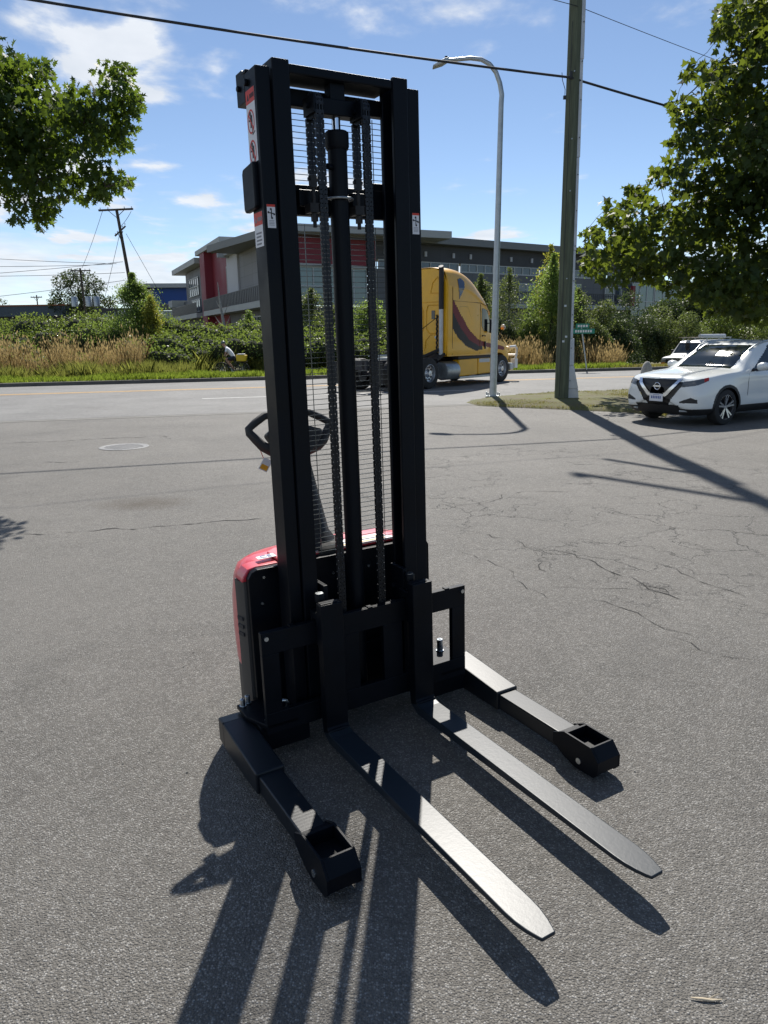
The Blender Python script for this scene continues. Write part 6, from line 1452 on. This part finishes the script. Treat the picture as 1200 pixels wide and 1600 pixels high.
# ------------------------------------------------------------------ cyclist
def cyclist():
    Y_ = 38.0; q = at(364, 585, Y_); z0 = float(verge_h(q[0], Y_)); bx = q[0]
    t = empty('bicycle', (bx, Y_, z0), R(180), 'black bicycle ridden left through the grass across the road', 'bicycle')     # local +x = riding direction (image left)
    K = MT['plastic']; m_ = mat('bike_paint', (.02, .02, .024), rough=.35)
    for xx in (.54, -.50):
        mb = MB(); n_ = 40; ring = [(xx + .335 * math.cos(a), 0, .345 + .335 * math.sin(a)) for a in np.linspace(0, 2 * math.pi, n_ + 1)]; mb.tube(ring, .020, 8, cap=False); wh = mb.build('wheel', MT['rubber'], t, smooth=60)
        mb = MB()
        for k_ in range(14): a = math.pi * 2 * k_ / 14; mb.bar((xx, 0, .345), (xx + .32 * math.cos(a), 0, .345 + .32 * math.sin(a)), .004, .004)
        mb.cyl((xx, -.04, .345), (xx, .04, .345), .025, n=10); mb.build('spokes', MT['galv'], wh)
        mb = MB(); mb.tube([(xx + .36 * math.cos(a), 0, .345 + .36 * math.sin(a)) for a in np.linspace(R(20), R(170), 14)], .014, 6, flat=2); mb.build('mudguard', K, t)
    mb = MB(); bb, hd1, hd2, st, ax = (0, 0, .30), (.34, 0, .74), (.31, 0, .88), (-.13, 0, .80), (-.50, 0, .345)
    for a, b_ in ((bb, hd1), (st, hd2), (bb, st), (bb, ax), ((-.11, 0, .74), ax), (hd1, hd2)): mb.tube([a, b_], .019, 8)
    mb.tube([hd1, (.40, 0, .60), (.54, 0, .345)], .016, 8); mb.build('frame', m_, t, smooth=60)
    mb = MB(); mb.tube([(.31, 0, .88), (.34, 0, 1.0)], .014, 8); mb.tube([(.26, -.28, 1.04), (.36, -.12, 1.02), (.37, 0, 1.0), (.36, .12, 1.02), (.26, .28, 1.04)], .014, 8); mb.build('handlebar', K, t, smooth=60)
    mb = MB(); mb.tube([(-.13, 0, .80), (-.16, 0, .93)], .013, 8); mb.build('seat_post', MT['galv'], t)
    mb = MB(); mb.prism([(-.30, -.08), (-.30, .08), (-.16, .06), (.0, .02), (.0, -.02), (-.16, -.06)], 'z', .93, .97); mb.build('saddle', K, t, bevel=.015)
    mb = MB(); mb.bar((-.2, 0, .74), (-.78, 0, .74), .12, .02); mb.bar((-.70, .06, .74), (-.50, .06, .36), .012, .012); mb.bar((-.70, -.06, .74), (-.50, -.06, .36), .012, .012); mb.build('rear_rack', K, t)
    mb = MB(); mb.lathe((0, -.06, .30), (0, 1, 0), [(0, .09), (.008, .09), (.008, .0)], 20); mb.bar((0, -.08, .30), (-.08, -.08, .15), .02, .025); mb.bar((0, .08, .30), (.08, .08, .45), .02, .025); mb.bar((-.08, -.18, .15), (-.08, -.07, .15), .08, .02); mb.bar((.08, .18, .45), (.08, .07, .45), .08, .02); mb.build('crankset', MT['galv'], t)
    o = MB(); o.prism([(-.25, .76), (-.70, .76), (-.76, 1.06), (-.22, 1.08)], 'y', -.17, .17); o = o.build('pannier_box', mat('yellow_box', (.70, .48, .02), rough=.5), None, bevel=.03)
    o.matrix_world = Matrix.Translation((bx, Y_, z0)) @ Matrix.Rotation(R(180), 4, 'Z'); tag(o, 'yellow crate with white top on the rear rack of the bicycle', 'crate')
    ld = MB(); ld.box(-.30, -.66, -.15, .15, 1.08, 1.13); ld.build('lid', MT['sticker'], o, bevel=.02)
    # rider: one skinned body
    me = bpy.data.meshes.new('person')
    J = [('pel', (-.10, 0, .98), .13), ('wai', (.02, 0, 1.13), .13), ('che', (.16, 0, 1.31), .155), ('nk0', (.25, 0, 1.42), .085), ('nk1', (.31, 0, 1.48), .055), ('hd0', (.37, 0, 1.54), .085), ('hd1', (.41, 0, 1.63), .10), ('hd2', (.41, 0, 1.71), .07),
         ('shL', (.22, -.19, 1.37), .065), ('elL', (.22, -.27, 1.14), .045), ('wrL', (.30, -.26, 1.06), .03), ('haL', (.33, -.26, 1.045), .034), ('shR', (.22, .19, 1.37), .065), ('elR', (.26, .27, 1.15), .045), ('wrR', (.30, .26, 1.06), .03), ('haR', (.33, .26, 1.045), .034),
         ('hpL', (-.10, -.10, .95), .10), ('knL', (.22, -.12, .72), .065), ('anL', (-.08, -.12, .26), .042), ('toL', (.06, -.13, .19), .035), ('hpR', (-.10, .10, .95), .10), ('knR', (.30, .12, .86), .065), ('anR', (.05, .12, .53), .042), ('toR', (.19, .13, .47), .035)]
    ix = {n_: i for i, (n_, _, _) in enumerate(J)}
    E_ = [('pel', 'wai'), ('wai', 'che'), ('che', 'nk0'), ('nk0', 'nk1'), ('nk1', 'hd0'), ('hd0', 'hd1'), ('hd1', 'hd2'), ('che', 'shL'), ('shL', 'elL'), ('elL', 'wrL'), ('wrL', 'haL'), ('che', 'shR'), ('shR', 'elR'), ('elR', 'wrR'), ('wrR', 'haR'), ('pel', 'hpL'), ('hpL', 'knL'), ('knL', 'anL'), ('anL', 'toL'), ('pel', 'hpR'), ('hpR', 'knR'), ('knR', 'anR'), ('anR', 'toR')]
    me.from_pydata([p for _, p, _ in J], [(ix[a], ix[b_]) for a, b_ in E_], [])
    for s_, hx in (('L', -.26), ('R', .26)): pass
    ob = bpy.data.objects.new('person', me); col.objects.link(ob)
    sk = ob.modifiers.new('skin', 'SKIN'); sk.use_smooth_shade = True
    for i, (_, _, r_) in enumerate(J): me.skin_vertices[0].data[i].radius = (r_, r_)
    me.skin_vertices[0].data[0].use_root = True
    su = ob.modifiers.new('sub', 'SUBSURF'); su.levels = su.render_levels = 2
    dg = bpy.context.evaluated_depsgraph_get(); nm = bpy.data.meshes.new_from_object(ob.evaluated_get(dg)); bpy.data.objects.remove(ob)
    nm.name = 'person'; skin, shirt, shorts, shoe, helm = mat('skin', (.42, .24, .17), rough=.6), mat('white_shirt', (.74, .75, .78), rough=.8, var=.08, scale=12), mat('navy_shorts', (.015, .02, .04), rough=.8), mat('shoe_grey', (.06, .06, .065), rough=.7), mat('helmet_grey', (.10, .11, .12), rough=.4)
    nm.materials.clear(); [nm.materials.append(x) for x in (skin, shirt, shorts, shoe)]
    for p_ in nm.polygons:
        x, y, z = p_.center
        torso = (z - 1.0) * 1 + (x + .10) * .6
        if z > 1.02 and x < .31 and z < 1.50 and not (z < 1.24 and abs(y) > .20): p_.material_index = 1
        elif z > .78 and x < .19 + 0 and z < 1.08 and abs(y) < .24: p_.material_index = 2
        elif z < .34 and y < 0 or (z < .58 and y > 0 and z < .56): p_.material_index = 3 if (z < .27 or (y > 0 and z < .53)) else 0
    pr = bpy.data.objects.new('person', nm); col.objects.link(pr); pr.matrix_world = Matrix.Translation((bx, Y_, z0)) @ Matrix.Rotation(R(180), 4, 'Z')
    tag(pr, 'cyclist in white t-shirt, navy shorts and grey helmet leaning over the handlebar', 'person')
    mb = MB(); mb.lathe((.405, 0, 1.66), (.15, 0, 1), [(-.02, .112), (.02, .118), (.07, .10), (.105, .06), (.12, .001)], 20); mb.build('helmet', helm, pr, smooth=60)
    mb = MB()
    for yy in (-.28, .28):
        for k_ in range(4): mb.tube([(.30 + k_ * .001, yy + .02 - k_ * .016, 1.05), (.345, yy + .02 - k_ * .016, 1.06), (.36, yy + .02 - k_ * .016, 1.035)], .0085, 6)
    mb.build('fingers', skin, pr, smooth=60)
    mb = MB(); mb.tube([(.475, -.0, 1.615), (.505, 0, 1.60)], [.02, .012], 8); [mb.cyl((.488, s_ * .035, 1.635), (.498, s_ * .035, 1.635), .010, n=8) for s_ in (1, -1)]; mb.box(.488, .498, -.025, .025, 1.562, 1.570); mb.build('face', mat('face_shade', (.30, .16, .12), rough=.6), pr, smooth=60)
cyclist()

# loose grit scattered on the lot
def grit():
    g_ = np.random.default_rng(77); n_ = 260; V = []; Fc = []
    for i in range(n_):
        y = g_.uniform(1.6, 15) ; x = g_.uniform(-.6, .6) * y; r_ = g_.uniform(.0015, .0045) * (1 + .05 * y); z = float(lot_h(x, y)); b = len(V)
        P_ = np.array([(1, 0, 0), (0, 1, 0), (-1, 0, 0), (0, -1, 0), (0, 0, 1), (0, 0, -.4)]) * r_ * g_.uniform(.6, 1.3, (6, 1)) + np.array([x, y, z + r_ * .4]); V += P_.tolist()
        Fc += [[b + a, b + (a + 1) % 4, b + 4] for a in range(4)] + [[b + (a + 1) % 4, b + a, b + 5] for a in range(4)]
    tag(raw('loose_grit', np.array(V), np.array(Fc), mat('grit_stone', (.34, .32, .28), rough=.9, var=.6, scale=2)), 'scattered small stones and grit on the asphalt', 'grit', kind='stuff')
grit()
